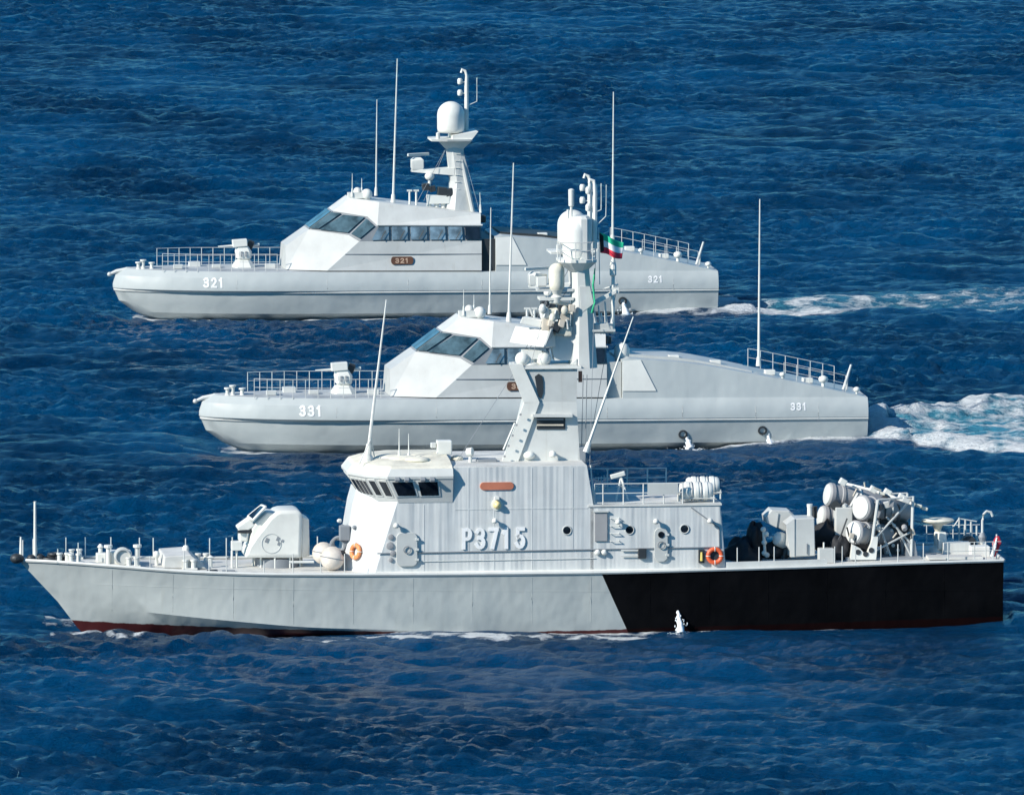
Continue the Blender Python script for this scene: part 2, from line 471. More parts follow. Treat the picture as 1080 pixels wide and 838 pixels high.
    me.polygons.foreach_set('use_smooth', np.ones(len(q), bool))
    me.update(calc_edges=True)
    for nm, a in (('foam', FO), ('churn', AE)):
        at = me.attributes.new(nm, 'FLOAT', 'POINT'); at.data.foreach_set('value', a.astype(np.float32).ravel())
    me.validate()
    o = bpy.data.objects.new('sea', me); C.objects.link(o); o['kind'] = 'structure'
    o['label'] = 'choppy deep blue sea with white wakes behind the two far boats'
    # water material
    m, nt, p = nmat('sea_water')
    tcn = N(nt, 'ShaderNodeTexCoord')
    att = N(nt, 'ShaderNodeAttribute', attribute_name='foam'); atc = N(nt, 'ShaderNodeAttribute', attribute_name='churn')
    n1 = noise_n(nt, 1.3, 6, rough=.68, scl=(.45, 1, 1)); n2 = noise_n(nt, 4.2, 4, rough=.65, scl=(.6, .8, 1))
    nn = math_n(nt, 'ADD', math_n(nt, 'MULTIPLY', n1, .6), math_n(nt, 'MULTIPLY', n2, .4))
    ff = math_n(nt, 'ADD', att.outputs['Fac'], math_n(nt, 'MULTIPLY', math_n(nt, 'SUBTRACT', nn, .5), 2.4))
    fm = ramp_n(nt, ff, .42, .95)
    fm = math_n(nt, 'MULTIPLY', fm, ramp_n(nt, att.outputs['Fac'], .10, .35))
    patch = ramp_n(nt, noise_n(nt, .07, 6, scl=(1, .5, 1)), .36, .62)
    deep = mix_n(nt, patch, SEA_DEEP, SEA_DEEP2)
    cm = math_n(nt, 'MULTIPLY', atc.outputs['Fac'], ramp_n(nt, nn, .25, .62))
    water = mix_n(nt, cm, deep, (.10, .42, .56))
    col = mix_n(nt, fm, water, (.80, .84, .86))
    nt.links.new(col, p.inputs['Base Color'])
    rg = N(nt, 'ShaderNodeMix', data_type='FLOAT'); nt.links.new(fm, rg.inputs[0]); rg.inputs[2].default_value = SEA_ROUGH; rg.inputs[3].default_value = .8
    nt.links.new(rg.outputs[0], p.inputs['Roughness'])
    p.inputs['IOR'].default_value = 1.24
    p.inputs['Specular Tint'].default_value = (.35, .85, 1, 1)
    p.inputs['Specular IOR Level'].default_value = SEA_SPEC
    b1 = N(nt, 'ShaderNodeBump'); b1.inputs['Strength'].default_value = 1; b1.inputs['Distance'].default_value = 1.0
    nt.links.new(noise_n(nt, 1.1, 8, scl=(.6, 1.25, 1), rough=.70), b1.inputs['Height'])
    b2 = N(nt, 'ShaderNodeBump'); b2.inputs['Strength'].default_value = .8; b2.inputs['Distance'].default_value = .06
    nt.links.new(fm, b2.inputs['Height']); nt.links.new(b1.outputs[0], b2.inputs['Normal'])
    nt.links.new(b2.outputs[0], p.inputs['Normal'])
    me.materials.append(m)
SEA_RMS = .085; SEA_ROUGH = .15; SEA_SPEC = .5
SEA_DEEP = (.0, .023, .072); SEA_DEEP2 = (.0, .060, .168)
make_sea()

# ------------------------------------------------------------------ hull of the near ship: grey, black after part, red bottom paint
def hullA_mat():
    m, nt, p = nmat('two_tone_hull_paint')
    tc = N(nt, 'ShaderNodeTexCoord'); sp = N(nt, 'ShaderNodeSeparateXYZ'); nt.links.new(tc.outputs['Object'], sp.inputs[0])
    X, Z = sp.outputs[0], sp.outputs[2]
    t = FA(635, 606, -4.0); b = FA(657, 655, -3.7)
    k = (b[0]-t[0])/(b[2]-t[2])
    edge = math_n(nt, 'SUBTRACT', math_n(nt, 'SUBTRACT', X, t[0]), math_n(nt, 'MULTIPLY', math_n(nt, 'SUBTRACT', Z, t[2]), k))
    blk = ramp_n(nt, edge, -.01, .01)
    f = ramp_n(nt, noise_n(nt, .5, 6), .3, .7)
    g = mix_n(nt, f, (.37, .40, .395), (.44, .47, .46))
    st = math_n(nt, 'MULTIPLY', ramp_n(nt, noise_n(nt, 1, 5, scl=(3, 1, .2), rough=.7), .55, .8), .3)
    g = mix_n(nt, st, g, (.30, .30, .26))
    ru = math_n(nt, 'MULTIPLY', ramp_n(nt, noise_n(nt, 1.6, 8, scl=(1, 1, .45), rough=.75), .66, .76), .45)
    g = mix_n(nt, ru, g, (.22, .14, .09))
    bl = mix_n(nt, f, (.002, .002, .0025), (.005, .005, .006))
    spc = math_n(nt, 'SUBTRACT', .4, math_n(nt, 'MULTIPLY', blk, .34)); nt.links.new(spc, p.inputs['Specular IOR Level'])
    c = mix_n(nt, blk, g, bl)
    rz = math_n(nt, 'SUBTRACT', Z, math_n(nt, 'MULTIPLY', math_n(nt, 'MAXIMUM', math_n(nt, 'SUBTRACT', 14, X), math_n(nt, 'MULTIPLY', math_n(nt, 'SUBTRACT', X, 30), .9)), .020))
    n = math_n(nt, 'MULTIPLY', math_n(nt, 'SUBTRACT', noise_n(nt, 2.0, 3), .5), .12)
    rm = ramp_n(nt, math_n(nt, 'ADD', rz, n), -.02, -.06)
    c = mix_n(nt, rm, c, mix_n(nt, blk, (.06, .010, .011), (.008, .0025, .0025)))
    nt.links.new(c, p.inputs['Base Color']); p.inputs['Roughness'].default_value = .5
    bp = N(nt, 'ShaderNodeBump'); bp.inputs['Distance'].default_value = .10; bp.inputs['Strength'].default_value = 1
    nt.links.new(noise_n(nt, .9, 2, scl=(.8, .5, .6)), bp.inputs['Height']); nt.links.new(bp.outputs[0], p.inputs['Normal'])
    return m
M['hullA'] = hullA_mat()
sheer_px = [(20, 591), (60, 593), (110, 596.5), (165, 601), (215, 604), (290, 606), (440, 606), (560, 605), (640, 604), (700, 603), (770, 600.5), (840, 598.5), (900, 596.5), (980, 593.5), (1058, 591.5)]
SHA = []
for px, py in sheer_px:
    x = FA(px, py, 0)[0]
    for _ in range(4): x = FA(px, py, -hbA(max(0, x)))[0]
    SHA.append((x, FA(px, py, -hbA(max(0, x)))[2]))
SHA[0] = (0, SHA[0][1])
def zdA(x): return smooth_interp(SHA, x)
shipA = FA.root('patrol_ship')
tag(shipA, 'nearest grey patrol ship with black after hull, numbered P3715, gun turret on its foredeck', 'warship', 'naval vessels under way')
def build_hullA():
    us = [0, .012, .03, .06, .1, .15, .2, .26, .33, .4, .5, .6, .7, .8, .9, 1]
    xk0 = 1.78; xw0 = 2.70; xb0 = 4.0
    rings = []; edge = []
    for u in us:
        xd = LA*u; xc = xk0 + (LA-xk0)*u; xw = xw0 + (LA-xw0)*u; xb = xb0 + (LA-xb0)*u
        zc = np.interp(xc, [1.8, 5, 9, 13, 18, 25, LA], [1.08, .80, .45, .12, -.05, -.12, -.12])
        hd = hbA(xd); hw = hbA_wl(xw) if xw > 2.71 else .02
        hc = .05 if u == 0 else min(hd*.97, hbA_wl(xw) + .10 + .9*max(0, zc)*min(1, u*22))
        zd = zdA(xd)
        xm = (xd+xc)/2; hm = (hd*.5+hc*.5) - .12*min(1, u*8)
        pts = [(xd, hd, zd), (xm, hm, (zd+zc)/2), (xc, hc, zc), (xw, hw, min(-.15, zc-.25)), (xb, .02, -1.5)]
        rings.append([(x, -y, z) for x, y, z in pts] + [(x, y, z) for x, y, z in pts[::-1]])
    # resample lengthwise with catmull interpolation for a fair line
    fine = []
    for i in range(len(rings)-1):
        p0 = rings[max(i-1,0)]; p1 = rings[i]; p2 = rings[i+1]; p3 = rings[min(i+2, len(rings)-1)]
        for t in (0, .25, .5, .75):
            rr = []
            for a, b, c, d in zip(p0, p1, p2, p3):
                rr.append(tuple(float(b[k] + .5*t*(c[k]-a[k] + t*(2*a[k]-5*b[k]+4*c[k]-d[k] + t*(3*(b[k]-c[k])+d[k]-a[k])))) for k in range(3)))
            fine.append(rr)
    fine.append(rings[-1])
    m = MB().loft(fine, closed=False, cap0=False, cap1=False)
    n = len(fine[0])
    # transom
    m.add(fine[-1], [tuple(range(n))])
    h = m.build('hull', 'hullA', shipA, smooth=28)
    d = MB()
    dl = [r[0] for r in fine]; dr = [r[-1] for r in fine]
    d.loft([[(a[0], a[1]+.03, a[2]-.03) for a in dl], [(b[0], 0, a[2]+.05) for a, b in zip(dl, dr)], [(b[0], b[1]-.03, b[2]-.03) for b in dr]], closed=False, cap0=False, cap1=False)
    d.build('deck', 'decklight', shipA, smooth=0)
    g = MB()
    for e in (dl, dr): g.tube([(p[0], p[1], p[2]+.03) for p in e], .085, 6)
    g.tube([(dl[-1][0], dl[-1][1], dl[-1][2]+.03), (dr[-1][0], dr[-1][1], dr[-1][2]+.03)], .085, 6)
    g.build('gunwale', 'pale', shipA)
    return h
hullA = build_hullA()
bvhA = bvh_of(hullA)
def seam(x0, z0, x1, z1, n=8):
    pts = []
    for k in range(n+1):
        x, z = x0+(x1-x0)*k/n, z0+(z1-z0)*k/n
        h = bvhA.ray_cast(Vector((x, -20, z)), Vector((0,1,0)))
        if h[0] is not None: pts.append(h[0])
    if len(pts) > 2: MB().tube(pts, .011, 5).build('weld_seam', 'hullA', shipA)
for k in range(15): x = 4.2+2.75*k; seam(x, zdA(x)-.15, x+.02, .75 if x < 9 else .25)
seam(3.5, 2.0, LA-.2, 1.45, 60)

# ------------------------------------------------------------------ hull of the two far patrol boats
def hullB_mat():
    m, nt, p = nmat('boat_hull_paint')
    f = ramp_n(nt, noise_n(nt, .35, 6), .3, .7)
    g = mix_n(nt, f, (.395, .43, .43), (.46, .495, .49))
    st = math_n(nt, 'MULTIPLY', ramp_n(nt, noise_n(nt, 1, 5, scl=(2.5, 1, .2), rough=.7), .58, .8), .22)
    g = mix_n(nt, st, g, (.25, .28, .29))
    ru = math_n(nt, 'MULTIPLY', ramp_n(nt, noise_n(nt, 1.1, 8, scl=(1, 1, .5), rough=.75), .66, .78), .3)
    g = mix_n(nt, ru, g, (.24, .2, .16))
    nt.links.new(g, p.inputs['Base Color']); p.inputs['Roughness'].default_value = .42
    bp = N(nt, 'ShaderNodeBump'); bp.inputs['Distance'].default_value = .08; bp.inputs['Strength'].default_value = 1
    nt.links.new(noise_n(nt, .7, 2, scl=(.8, .5, .8)), bp.inputs['Height']); nt.links.new(bp.outputs[0], p.inputs['Normal'])
    return m
M['hullB'] = hullB_mat()
boat1 = F1.root('patrol_boat')
tag(boat1, 'farthest grey patrol boat, numbered 321, with a white dome on its raked mast', 'warship', 'naval vessels under way')
def ringB(u):
    # level: stem x, breadth factor, z forward, z aft
    lv = [(.75, .90, 2.62, 2.30), (.15, .97, 2.25, 2.0), (.0, 1.0, 1.75, 1.62), (.0, 1.0, 1.52, 1.30), (.10, .965, 1.34, 1.16),
          (.35, .93, .75, .60), (1.2, .86, .12, .0), (2.6, .55, -.35, -.40), (3.4, .02, -.9, -.9)]
    pts = []
    for xs, bf, zf, za in lv:
        x = xs + (LB-xs)*u
        y = hbB((LB)*u)*bf
        if zf < 1.4: y *= np.interp(u, [0, .12, .35], [.86, .91, 1]) if bf > .1 else 1
        pts.append((x, y, zf + (za-zf)*u))
    return [(x, -y, z) for x, y, z in pts] + [(x, y, z) for x, y, z in pts[::-1]]
def build_hullB():
    us = [0, .002, .006, .012, .02, .035, .055, .08, .11, .15, .19, .24, .3, .38, .5, .62, .74, .87, 1]
    rr = [ringB(u) for u in us]
    m = MB().loft(rr, closed=False, cap0=False, cap1=False)
    m.add(rr[-1], [tuple(range(len(rr[0])))]); m.add(rr[0], [tuple(range(len(rr[0])))])
    h = m.build('hull', 'hullB', boat1, smooth=24)
    d = MB(); dl = [r[0] for r in rr]; dr = [r[-1] for r in rr]
    d.loft([[(a[0], a[1], a[2]) for a in dl], [(a[0], 0, a[2]+.06) for a in dl], [(a[0], a[1], a[2]) for a in dr]], closed=False, cap0=False, cap1=False)
    d.build('deck', 'deck', boat1, smooth=0)
    s = MB()
    for sgn in (-1, 1):
        s.tube([(r[4][0], sgn*(-r[4][1]+.03), r[4][2]+.06) for r in rr], .07, 6)
    s.build('rub_rail', 'pale', boat1)
    return h
hullB = build_hullB()
bvhB = bvh_of(hullB)

# ------------------------------------------------------------------ far patrol boats: cabin, casing, mast, deck gear (built once on boat 321, then copied)
b = F1
def zdB(x): return 2.62 + (2.30-2.62)*min(1, max(0, x/LB))
def build_boat(root):
    # cabin corner points, near side
    f1 = b(301, 259, -1.2); f2 = b(325.5, 241.8, -1.2); f4 = b(379, 254.5, -2.55)
    f5 = b.onplane(345, 286.5, f1, f2, f4); f0 = b.onplane(301.5, 280, f1, f2, f4); f3 = b.onplane(368, 248, f1, f2, f4)
    f5.y = max(f5.y, -3.0); f0.z = f5.z = 2.58
    r1 = b(351, 222.6, -1.15); r2 = b(369, 209, -1.1); r3 = b(400, 213, -1.75); r4 = b(398, 237.8, -2.42); r5 = b.onplane(387.5, 228.5, r1, r2, r4)
    rb = b(508, 286.5, -2.95); rb.z = 2.5; rw = b(508, 254, -2.55); rt = b(507, 238, -2.42); rr = b(507, 225.5, -1.75)
    mir = lambda p: Vector((p[0], -p[1], p[2]))
    body = MB()
    for q in ([f0, f1, f2, f3], [f0, f3, f4, f5], [f5, f4, rw, rb]): body.add(q, [tuple(range(len(q)))])
    body.mirror()
    for p, q in ((f0, f1), (f1, f2)): body.add([p, q, mir(q), mir(p)], [(0,1,2,3)])
    body.add([rb, rw, mir(rw), mir(rb)], [(0,1,2,3)])
    cab = body.build('cabin', 'grey', root, smooth=0)
    band = MB()     # dark frame behind the panes
    for q in ([f2, r1, r5, f3], [f3, r5, r4, f4], [f4, r4, rt, rw]): band.add([Vector(p)+Vector((.02,.03,0)) for p in q], [(0,1,2,3)])
    band.mirror(); band.add([f2, r1, mir(r1), mir(f2)], [(0,1,2,3)]); band.add([rw, rt, mir(rt), mir(rw)], [(0,1,2,3)])
    band.build('window_band', 'midgrey', root, smooth=0)
    roof = MB()
    roof.add([r1, r2, r3, r4, r5], [(0,1,2), (0,2,4), (4,2,3)]); roof.add([r4, r3, rr, rt], [(0,1,2,3)]); roof.mirror()
    r2m = r2+Vector((.3,0,.12)); r3m = Vector((r3.x, 0, r3.z+.18)); rrm = Vector((rr.x, 0, rr.z+.12))
    for p, q in ((r1, r2), (r2, r3), (r3, rr), (rr, rt)): roof.add([p, q, mir(q), mir(p)], [(0,1,2,3)])
    rf = roof.build('roof', 'pale', root, smooth=0)
    # panes
    def pane(corners, mat, inset=.10, out=.05, name='window', side=1):
        ps = [Vector(p) for p in corners]; c = sum(ps, Vector())/len(ps)
        n = (ps[1]-ps[0]).cross(ps[2]-ps[0]).normalized()
        if n.y*side > 0: n = -n
        q = []
        for p in ps:
            d = c-p; q.append(p + d.normalized()*inset*1.3)
        m = MB(); m.quad([p + n*out for p in q], th=.05)
        return m.build(name, mat, root, smooth=0)
    t = lambda p, q, k: p+(q-p)*k
    for sg in (1, -1):
        fl = (lambda p: p) if sg == 1 else mir
        ra = t(r1, r5, .30); fa = t(f2, f3, .22)
        pane([fl(p) for p in (f2, r1, ra, fa)], 'glassmid', .09, side=sg, name='windscreen_pane')
        pane([fl(p) for p in (fa, ra, r5, t(f3, f4, .0))], 'glassmid', .12, side=sg, name='windscreen_pane')
        pane([fl(p) for p in (f3, r5, r4, f4)], 'glassmid', .12, side=sg, name='windscreen_pane')
        xs = [390, 411.5, 431.5, 452, 471.5, 489.5, 508]
        for i in range(6):
            k0 = (xs[i]-379)/(508-379); k1 = (xs[i+1]-379)/(508-379)
            top = lambda k: t(r4, rt, max(.0, (k*(508-379)-19)/(508-398)))
            q = [t(f4, rw, k0), top(k0), top(k1), t(f4, rw, k1)]
            pane([fl(p) for p in q], 'glassblue' if i < 5 else 'glass', .09, side=sg)
    m = MB(); p = [t(f2, r1, .06), t(f2, r1, .94)]
    for k in (-.55, .55):
        m2 = MB(); y0 = -1.05 if k < 0 else .06; y1 = -.06 if k < 0 else 1.05
        o = Vector((-.03, 0, .02))
        m2.quad([Vector((p[0].x, y0, p[0].z))+o, Vector((p[1].x, y0, p[1].z))+o, Vector((p[1].x, y1, p[1].z))+o, Vector((p[0].x, y1, p[0].z))+o], th=.05)
        m2.build('windscreen_pane', 'glassmid', root, smooth=0)
    # groove line, roof gutter
    for sg in (-1, 1):
        a0 = t(f5, f4, .56); a1 = t(rb, rw, .56)
        MB().tube([(a0.x, sg*a0.y, a0.z), (a1.x, sg*a1.y, a1.z)], .035, 6).build('side_moulding', 'midgrey', root)
        MB().tube([(r4.x, sg*(r4.y-.04), r4.z+.03), (rt.x+.1, sg*(rt.y-.04), rt.z+.03)], .07, 6).build('roof_gutter', 'pale', root)
    # brown number plaque on the near cabin side
    pc = b(424, 274, -2.85)
    hp = None
    bv = bvh_of(cab)
    def on(px, py):
        p = b(px, py, -2.8); h = bv.ray_cast(Vector((p.x, -20, p.z)), Vector((0,1,0)))
        return h[0] if h[0] is not None else p
    A, B_ = on(412.5, 279), on(436, 270.5)
    pl = MB(); n = 8; pts = []
    rr_ = abs(B_.z-A.z)/2; zc = (A.z+B_.z)/2; ym = (A.y+B_.y)/2
    for cxp, a0 in ((B_.x-rr_*.6, -90), (A.x+rr_*.6, 90)):
        for k in range(n+1):
            a = R(a0 + 180*k/n); pts.append((cxp+rr_*.6*math.cos(a), zc+rr_*math.sin(a)))
    slope = (f4.y-f5.y)/(f4.z-f5.z)
    pl.loft([[(x, ym-.05+(z-zc)*slope, z) for x, z in pts], [(x, ym+.03+(z-zc)*slope, z) for x, z in pts]])
    pl.build('number_plaque', 'brown', root, smooth=0)
    # aft casing with sloping top, flush with the hull side
    top_px = [(523, 250.5), (530, 248.5), (552, 250.5), (575, 252), (600, 255), (625, 259.5), (650, 264), (690, 271.5), (725, 279), (755, 286.5)]
    rings = []
    for px, py in top_px:
        p = b(px, py, -2.75); x = min(p.x, LB)
        u = x/LB; yb = hbB(x)*.905; zb = zdB(x)-.25
        zt = max(p.z, zb+.26); k = min(1, (zt-zb)/1.6)
        yt = yb - .32*k
        rings.append([(x, -yb, zb), (x, -yt, zt), (x, -yt+.35, zt+.02), (x, 0, zt-.02), (x, yt-.35, zt+.02), (x, yt, zt), (x, yb, zb)])
    cs = MB().loft(rings); cs.build('aft_casing', 'hullB', root, smooth=20)
    # pale wedge panel standing proud of the casing front and the dark recess before it
    w = [b(524, 251, -2.85), b(541, 250.5, -2.9), b(556, 280, -3.12), b(524, 280, -3.12)]
    bvC = bvh_of(bpy.data.objects[[o.name for o in root.children if o.name.startswith('aft_casing')][0]])
    wq = []
    for p in w:
        h = bvC.ray_cast(Vector((p.x, -20, p.z)), Vector((0,1,0))); q_ = h[0] if h[0] is not None else p; wq.append(Vector((p.x, q_.y-.02, p.z)))
    MB().quad(wq, th=.06).build('wedge_panel', 'white', root, smooth=0)
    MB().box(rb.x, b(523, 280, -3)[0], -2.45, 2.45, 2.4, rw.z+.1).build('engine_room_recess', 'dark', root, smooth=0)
    a0 = b(532, 253, 1.2); a1 = b(645, 262, 1.2)
    m = MB(); z0 = rings[1][1][2]
    for i in range(1, 6):
        pass
    m.loft([[(r[1][0], -1.5, r[1][2]+.0), (r[1][0], -1.5, r[1][2]+h_), (r[1][0], 2.2, r[1][2]+h_), (r[1][0], 2.2, r[1][2])] for r, h_ in zip(rings[1:7], (.12, .15, .15, .12, .10, .06))])
    m.build('engine_hatch', 'dark', root, smooth=0)
    # side number lettering is added per boat; grab seams on the hull band
    # gun on foredeck
    gx = b(256.5, 284, 0)[0]; gz = b(256.5, 283, 0)[2]
    gm = MB(); 
    gm.loft([[(gx+sx*w_, sy*w_*.9, z) for sx, sy in ((-1,-.6), (-.6,-1), (.6,-1), (1,-.6), (1,.6), (.6,1), (-.6,1), (-1,.6))] for w_, z in ((.66, gz-.25), (.66, gz+.1), (.42, gz+.48), (.36, gz+.5))])
    gun = gm.build('deck_gun', 'white', root, smooth=0)
    q = MB(); q.loft([[(gx+sx*w_+o_, sy*w_*.9, z) for sx, sy in ((-1,-.7), (-.7,-1), (.7,-1), (1,-.7), (1,.7), (.7,1), (-.7,1), (-1,.7))] for w_, z, o_ in ((.30, gz+.5, .02), (.42, gz+.62, .02), (.46, gz+1.0, .0), (.34, gz+1.3, -.05))])
    q.build('gun_mount', 'white', gun, smooth=0)
    MB().cbox((gx-.22, -.15, gz+1.50), (.85, .5, .42), ry=R(-4)).build('sight_box', 'white', gun, smooth=0, bev=.03)
    MB().tube([(gx+.15, .1, gz+1.36), (gx-1.0, .1, gz+1.30), (gx-1.45, .1, gz+1.27)], [.07, .05, .045], 8).build('gun_barrel', 'pale', gun)
    MB().cbox((gx+.42, .05, gz+1.38), (.34, .45, .5), ry=R(20)).build('ammunition_feed', 'dark', gun, smooth=0, bev=.04)
    MB().tube([(gx+.5, .1, gz+1.32), (gx+.95, .1, gz+1.36)], .09, 10).build('gun_breech', 'pale', gun)
    for k in (-.14, .12): MB().box(gx+k-.05, gx+k+.05, -.46, -.40, gz+.72, gz+1.02).build('vision_slit', 'midgrey', gun, smooth=0)
    # railings: forward rails on both sides, posts at every metre or so
    for y in (-2.0, 2.0):
        fx = [166, 178, 192, 207, 222, 237] if y < 0 else [174, 188, 203, 218, 232, 246]
        pts = []
        for i, px in enumerate(range(165, 300, 12) if y > 0 else range(172, 300, 12)):
            x = b(px, 284, y)[0]; hb = min(2.2, hbB(x)*.86)
            pts.append((x, math.copysign(hb, y), zdB(x)))
        railing(pts, 1.0, root, 2, .018)
    # bow roller, bollards, anchor
    bx = MB(); bx.tube([(.9, 0, 2.55), (.2, 0, 2.44), (-.12, 0, 2.30)], [.13, .11, .08], 8); bx.ball((-.2, 0, 2.27), .13, 10); bx.build('bow_roller', 'pale', root)
    for px, h in ((146, .42), (151, .55), (160, .4)):
        p = b(px, 287, -.6); m = MB(); m.lathe([(.16, 0), (.10, .08), (.10, h-.1), (.18, h-.08), (.18, h)], (p.x, -.6, zdB(p.x)), 12); m.build('bollard', 'white', root)
    # roof gear
    m = MB(); p = b(376, 207, -.6); m.cbox((p.x, -.5, p.z+.05), (1.0, .6, .32)); m.ball((p.x+.6, -.6, p.z+.1), .33, 12); m.ball((p.x+.1, -.2, p.z+.25), .24, 12)
    m.build('roof_light_cluster', 'white', root)
    p0, p1 = b(371.5, 207, -.8), b(371.5, 183, -.8); whip(p0, p1, root, .035)
    p0, p1 = b(381.5, 206, .4), b(381.5, 188, .4); whip(p0, p1, root, .035)
    p0, p1 = b(414.5, 213, -.7), b(419, 62, -.7); whip(p0, p1, root, .075)
    p0, p1 = b(396.5, 206, .3), b(397.5, 105, .3); whip(p0, p1, root, .055)
    p0, p1 = b(646, 256, .2), b(647, 97, .2); whip(p0, p1, root, .075)
    p0, p1 = b(507, 224, -1.4), b(506, 203, -1.4); whip(p0, p1, root, .04)
    # vent housing on the roof
    pb = b(420, 224, -1.6)
    m = MB().cbox((pb.x, pb.y+.1, pb.z+.05), (.62, .5, .38)); vt = m.build('roof_vent', 'pale', root, smooth=0, bev=.03)
    MB().cbox((pb.x-.02, pb.y-.17, pb.z+.05), (.45, .04, .24)).build('vent_louvre', 'midgrey', vt, smooth=0)
    m = MB().prism([(pb.x+.25, pb.z+.22), (pb.x+1.3, pb.z-.08), (pb.x+.25, pb.z-.15)], -1.6, -1.0); m.build('roof_fairing', 'pale', root, smooth=0)
    for px in (432, 439):
        p = b(px, 219, -.8); q = b(px, 201, -.8); m = MB().tube([p, q], .06, 8); m.cbox(q, (.3, .12, .1)); m.build('navigation_light_post', 'white', root)
    # mast
    mw = .55
    P = lambda *a: b.xz(a, -mw)
    ms = MB()
    zt = b(480, 152, 0)[2]; zb = b(480, 226, 0)[2]
    x0, x1 = b(468, 226, 0)[0], b(501, 226, 0)[0]; x2, x3 = b(470.5, 152, 0)[0], b(487, 152, 0)[0]
    xm0, xm1 = b(474.5, 190, 0)[0], b(494, 190, 0)[0]; zm = b(480, 190, 0)[2]
    ms.loft([[(x0, -mw, zb-.3), (x0+.5, -mw-.35, zb-.3), (x1, -mw, zb-.3), (x1, mw, zb-.3), (x0+.5, mw+.35, zb-.3), (x0, mw, zb-.3)],
             [(xm0, -.4, zm), (xm0+.35, -.55, zm), (xm1, -.4, zm), (xm1, .4, zm), (xm0+.35, .55, zm), (xm0, .4, zm)],
             [(x2, -.36, zt), (x2+.3, -.42, zt), (x3, -.36, zt), (x3, .36, zt), (x2+.3, .42, zt), (x2, .36, zt)]])
    mast = ms.build('mast', 'pale', root, smooth=0)
    st = MB()
    for y in (-.75, .75): st.tube([b(500, 226, y) + Vector((0,0,-.2)), b(487, 168, y*.4)], .13, 8)
    st.build('mast_stay', 'grey', mast)
    l = MB()
    for k in range(9):
        t0 = k/8; p = b(481 + 2*t0, 222 - 60*t0, -.66+.16*t0); l.tube([p+Vector((-.16,0,0)), p+Vector((.16,0,0))], .02, 5)
    l.build('ladder', 'white', mast)
    pf = MB()
    zz = b(478, 146.5, 0)[2]; xa, xb = b(453, 147, 0)[0], b(502, 139, 0)[0]
    pf.loft([[(xa, -.9, zz-.06), (xa+.9, -1.15, zz-.06), (xb-.5, -1.15, zz-.06), (xb-.5, 1.15, zz-.06), (xa+.9, 1.15, zz-.06), (xa, .9, zz-.06)],
             [(xa, -.95, zz+.06), (xa+.9, -1.2, zz+.06), (xb-.35, -1.2, zz+.06), (xb-.35, 1.2, zz+.06), (xa+.9, 1.2, zz+.06), (xa, .95, zz+.06)]])
    pf.prism([(xb-1.5, zz+.06), (xb-.35, zz+.06), (xb, zz+.50), (xb-1.5, zz+.28)], -1.1, 1.1)
    plat = pf.build('mast_platform', 'white', mast, smooth=0)
    br = MB(); br.loft([[(x2-.5, -.7, zz-.06), (x3+.55, -.7, zz-.06), (x3+.55, .7, zz-.06), (x2-.5, .7, zz-.06)], [(x2, -.34, zz-.6), (x3, -.34, zz-.6), (x3, .34, zz-.6), (x2, .34, zz-.6)]])
    br.build('platform_bracket', 'white', mast, smooth=0)
    c = b(475.5, 139.5, 0); MB().dome((c.x, 0, c.z-.02), .80, 1.82).build('radome', 'white', mast, smooth=60)
    m = MB(); p = b(462, 145, -.8); m.lathe([(.12, 0), (.12, .35), (.02, .42)], (p.x, -.8, zz+.06), 10); m.build('small_lamp', 'pale', mast)
    # pole above the platform with hooked top
    pm = MB(); p0 = b(492, 142, .5)
    pp = [b(492, 140, .5), b(492, 90, .5), b(492.5, 80, .5), b(490.5, 75, .5), b(487.5, 73.5, .5), b(486.5, 77, .5)]
    pm.tube(pp, [.13, .12, .10, .09, .09, .08], 8)
    pole = pm.build('signal_pole', 'white', mast)
    for py in (86, 98):
        p = b(485, py, .5); q = b(492, py+1, .5); m = MB().tube([p, q], .04, 6); m.lathe([(.12, -.16), (.15, -.1), (.15, .1), (.1, .18)], p, 10); m.build('signal_lamp', 'white', pole)
    m = MB().tube([b(492, 112, .5), b(503, 107, .5), b(503, 82, .5)], .03, 6); m.build('thin_aerial', 'pale', pole)
    # radar arm
    za = b(455, 180, 0)[2]; xr = b(440, 178, 0)[0]
    ra_ = MB(); ra_.loft([[(xr-.35, -.2, za-.05), (xr-.35, .2, za-.05), (xr-.35, .2, za+.06), (xr-.35, -.2, za+.06)], [(xm0+.2, -.5, za-.25), (xm0+.2, .5, za-.25), (xm0+.2, .5, za+.18), (xm0+.2, -.5, za+.18)]])
    arm = ra_.build('radar_arm', 'white', mast, smooth=0)
    zr = b(440, 172, 0)[2]
    rd = MB().loft([[(xr+sx*w_, sy*w_*.8, z) for sx, sy in ((-1,-1), (1,-1), (1,1), (-1,1))] for w_, z in ((.30, za+.05), (.36, za+.2), (.36, zr+.2), (.2, zr+.34))]).build('radar_gearbox', 'white', mast, bev=.03)
    MB().cbox((xr+.05, -.0, zr+.50), (1.5, .16, .17), rz=R(28), ry=R(0)).build('radar_scanner', 'white', rd, smooth=0, bev=.03)
    p = b(453, 186, -.4); MB().ball((p.x, -.4, p.z), .28, 14, .24).lathe([(.09, -.55), (.09, -.2)], p, 8).build('satellite_dome', 'white', mast, smooth=60)
    m = MB()
    for px, py, s_ in ((449, 197, .42), (456, 199, .36), (466, 202, .55), (473, 203, .5)):
        p = b(px, py, -.3); m.cbox(p, (s_, .5, s_*.95), ry=R(random.uniform(-20, 20)))
    m.build('camera_head', 'dark', mast, smooth=0, bev=.05)
    m = MB()
    for px, py in ((452, 225), (460, 226), (467, 226)):
        m.tube([b(px, py, -.3), b(px+1, 206, -.3)], [.16, .11], 8)
    m.cbox(b(462, 210, -.3), (1.3, .5, .5)); m.build('camera_pedestal', 'white', mast)
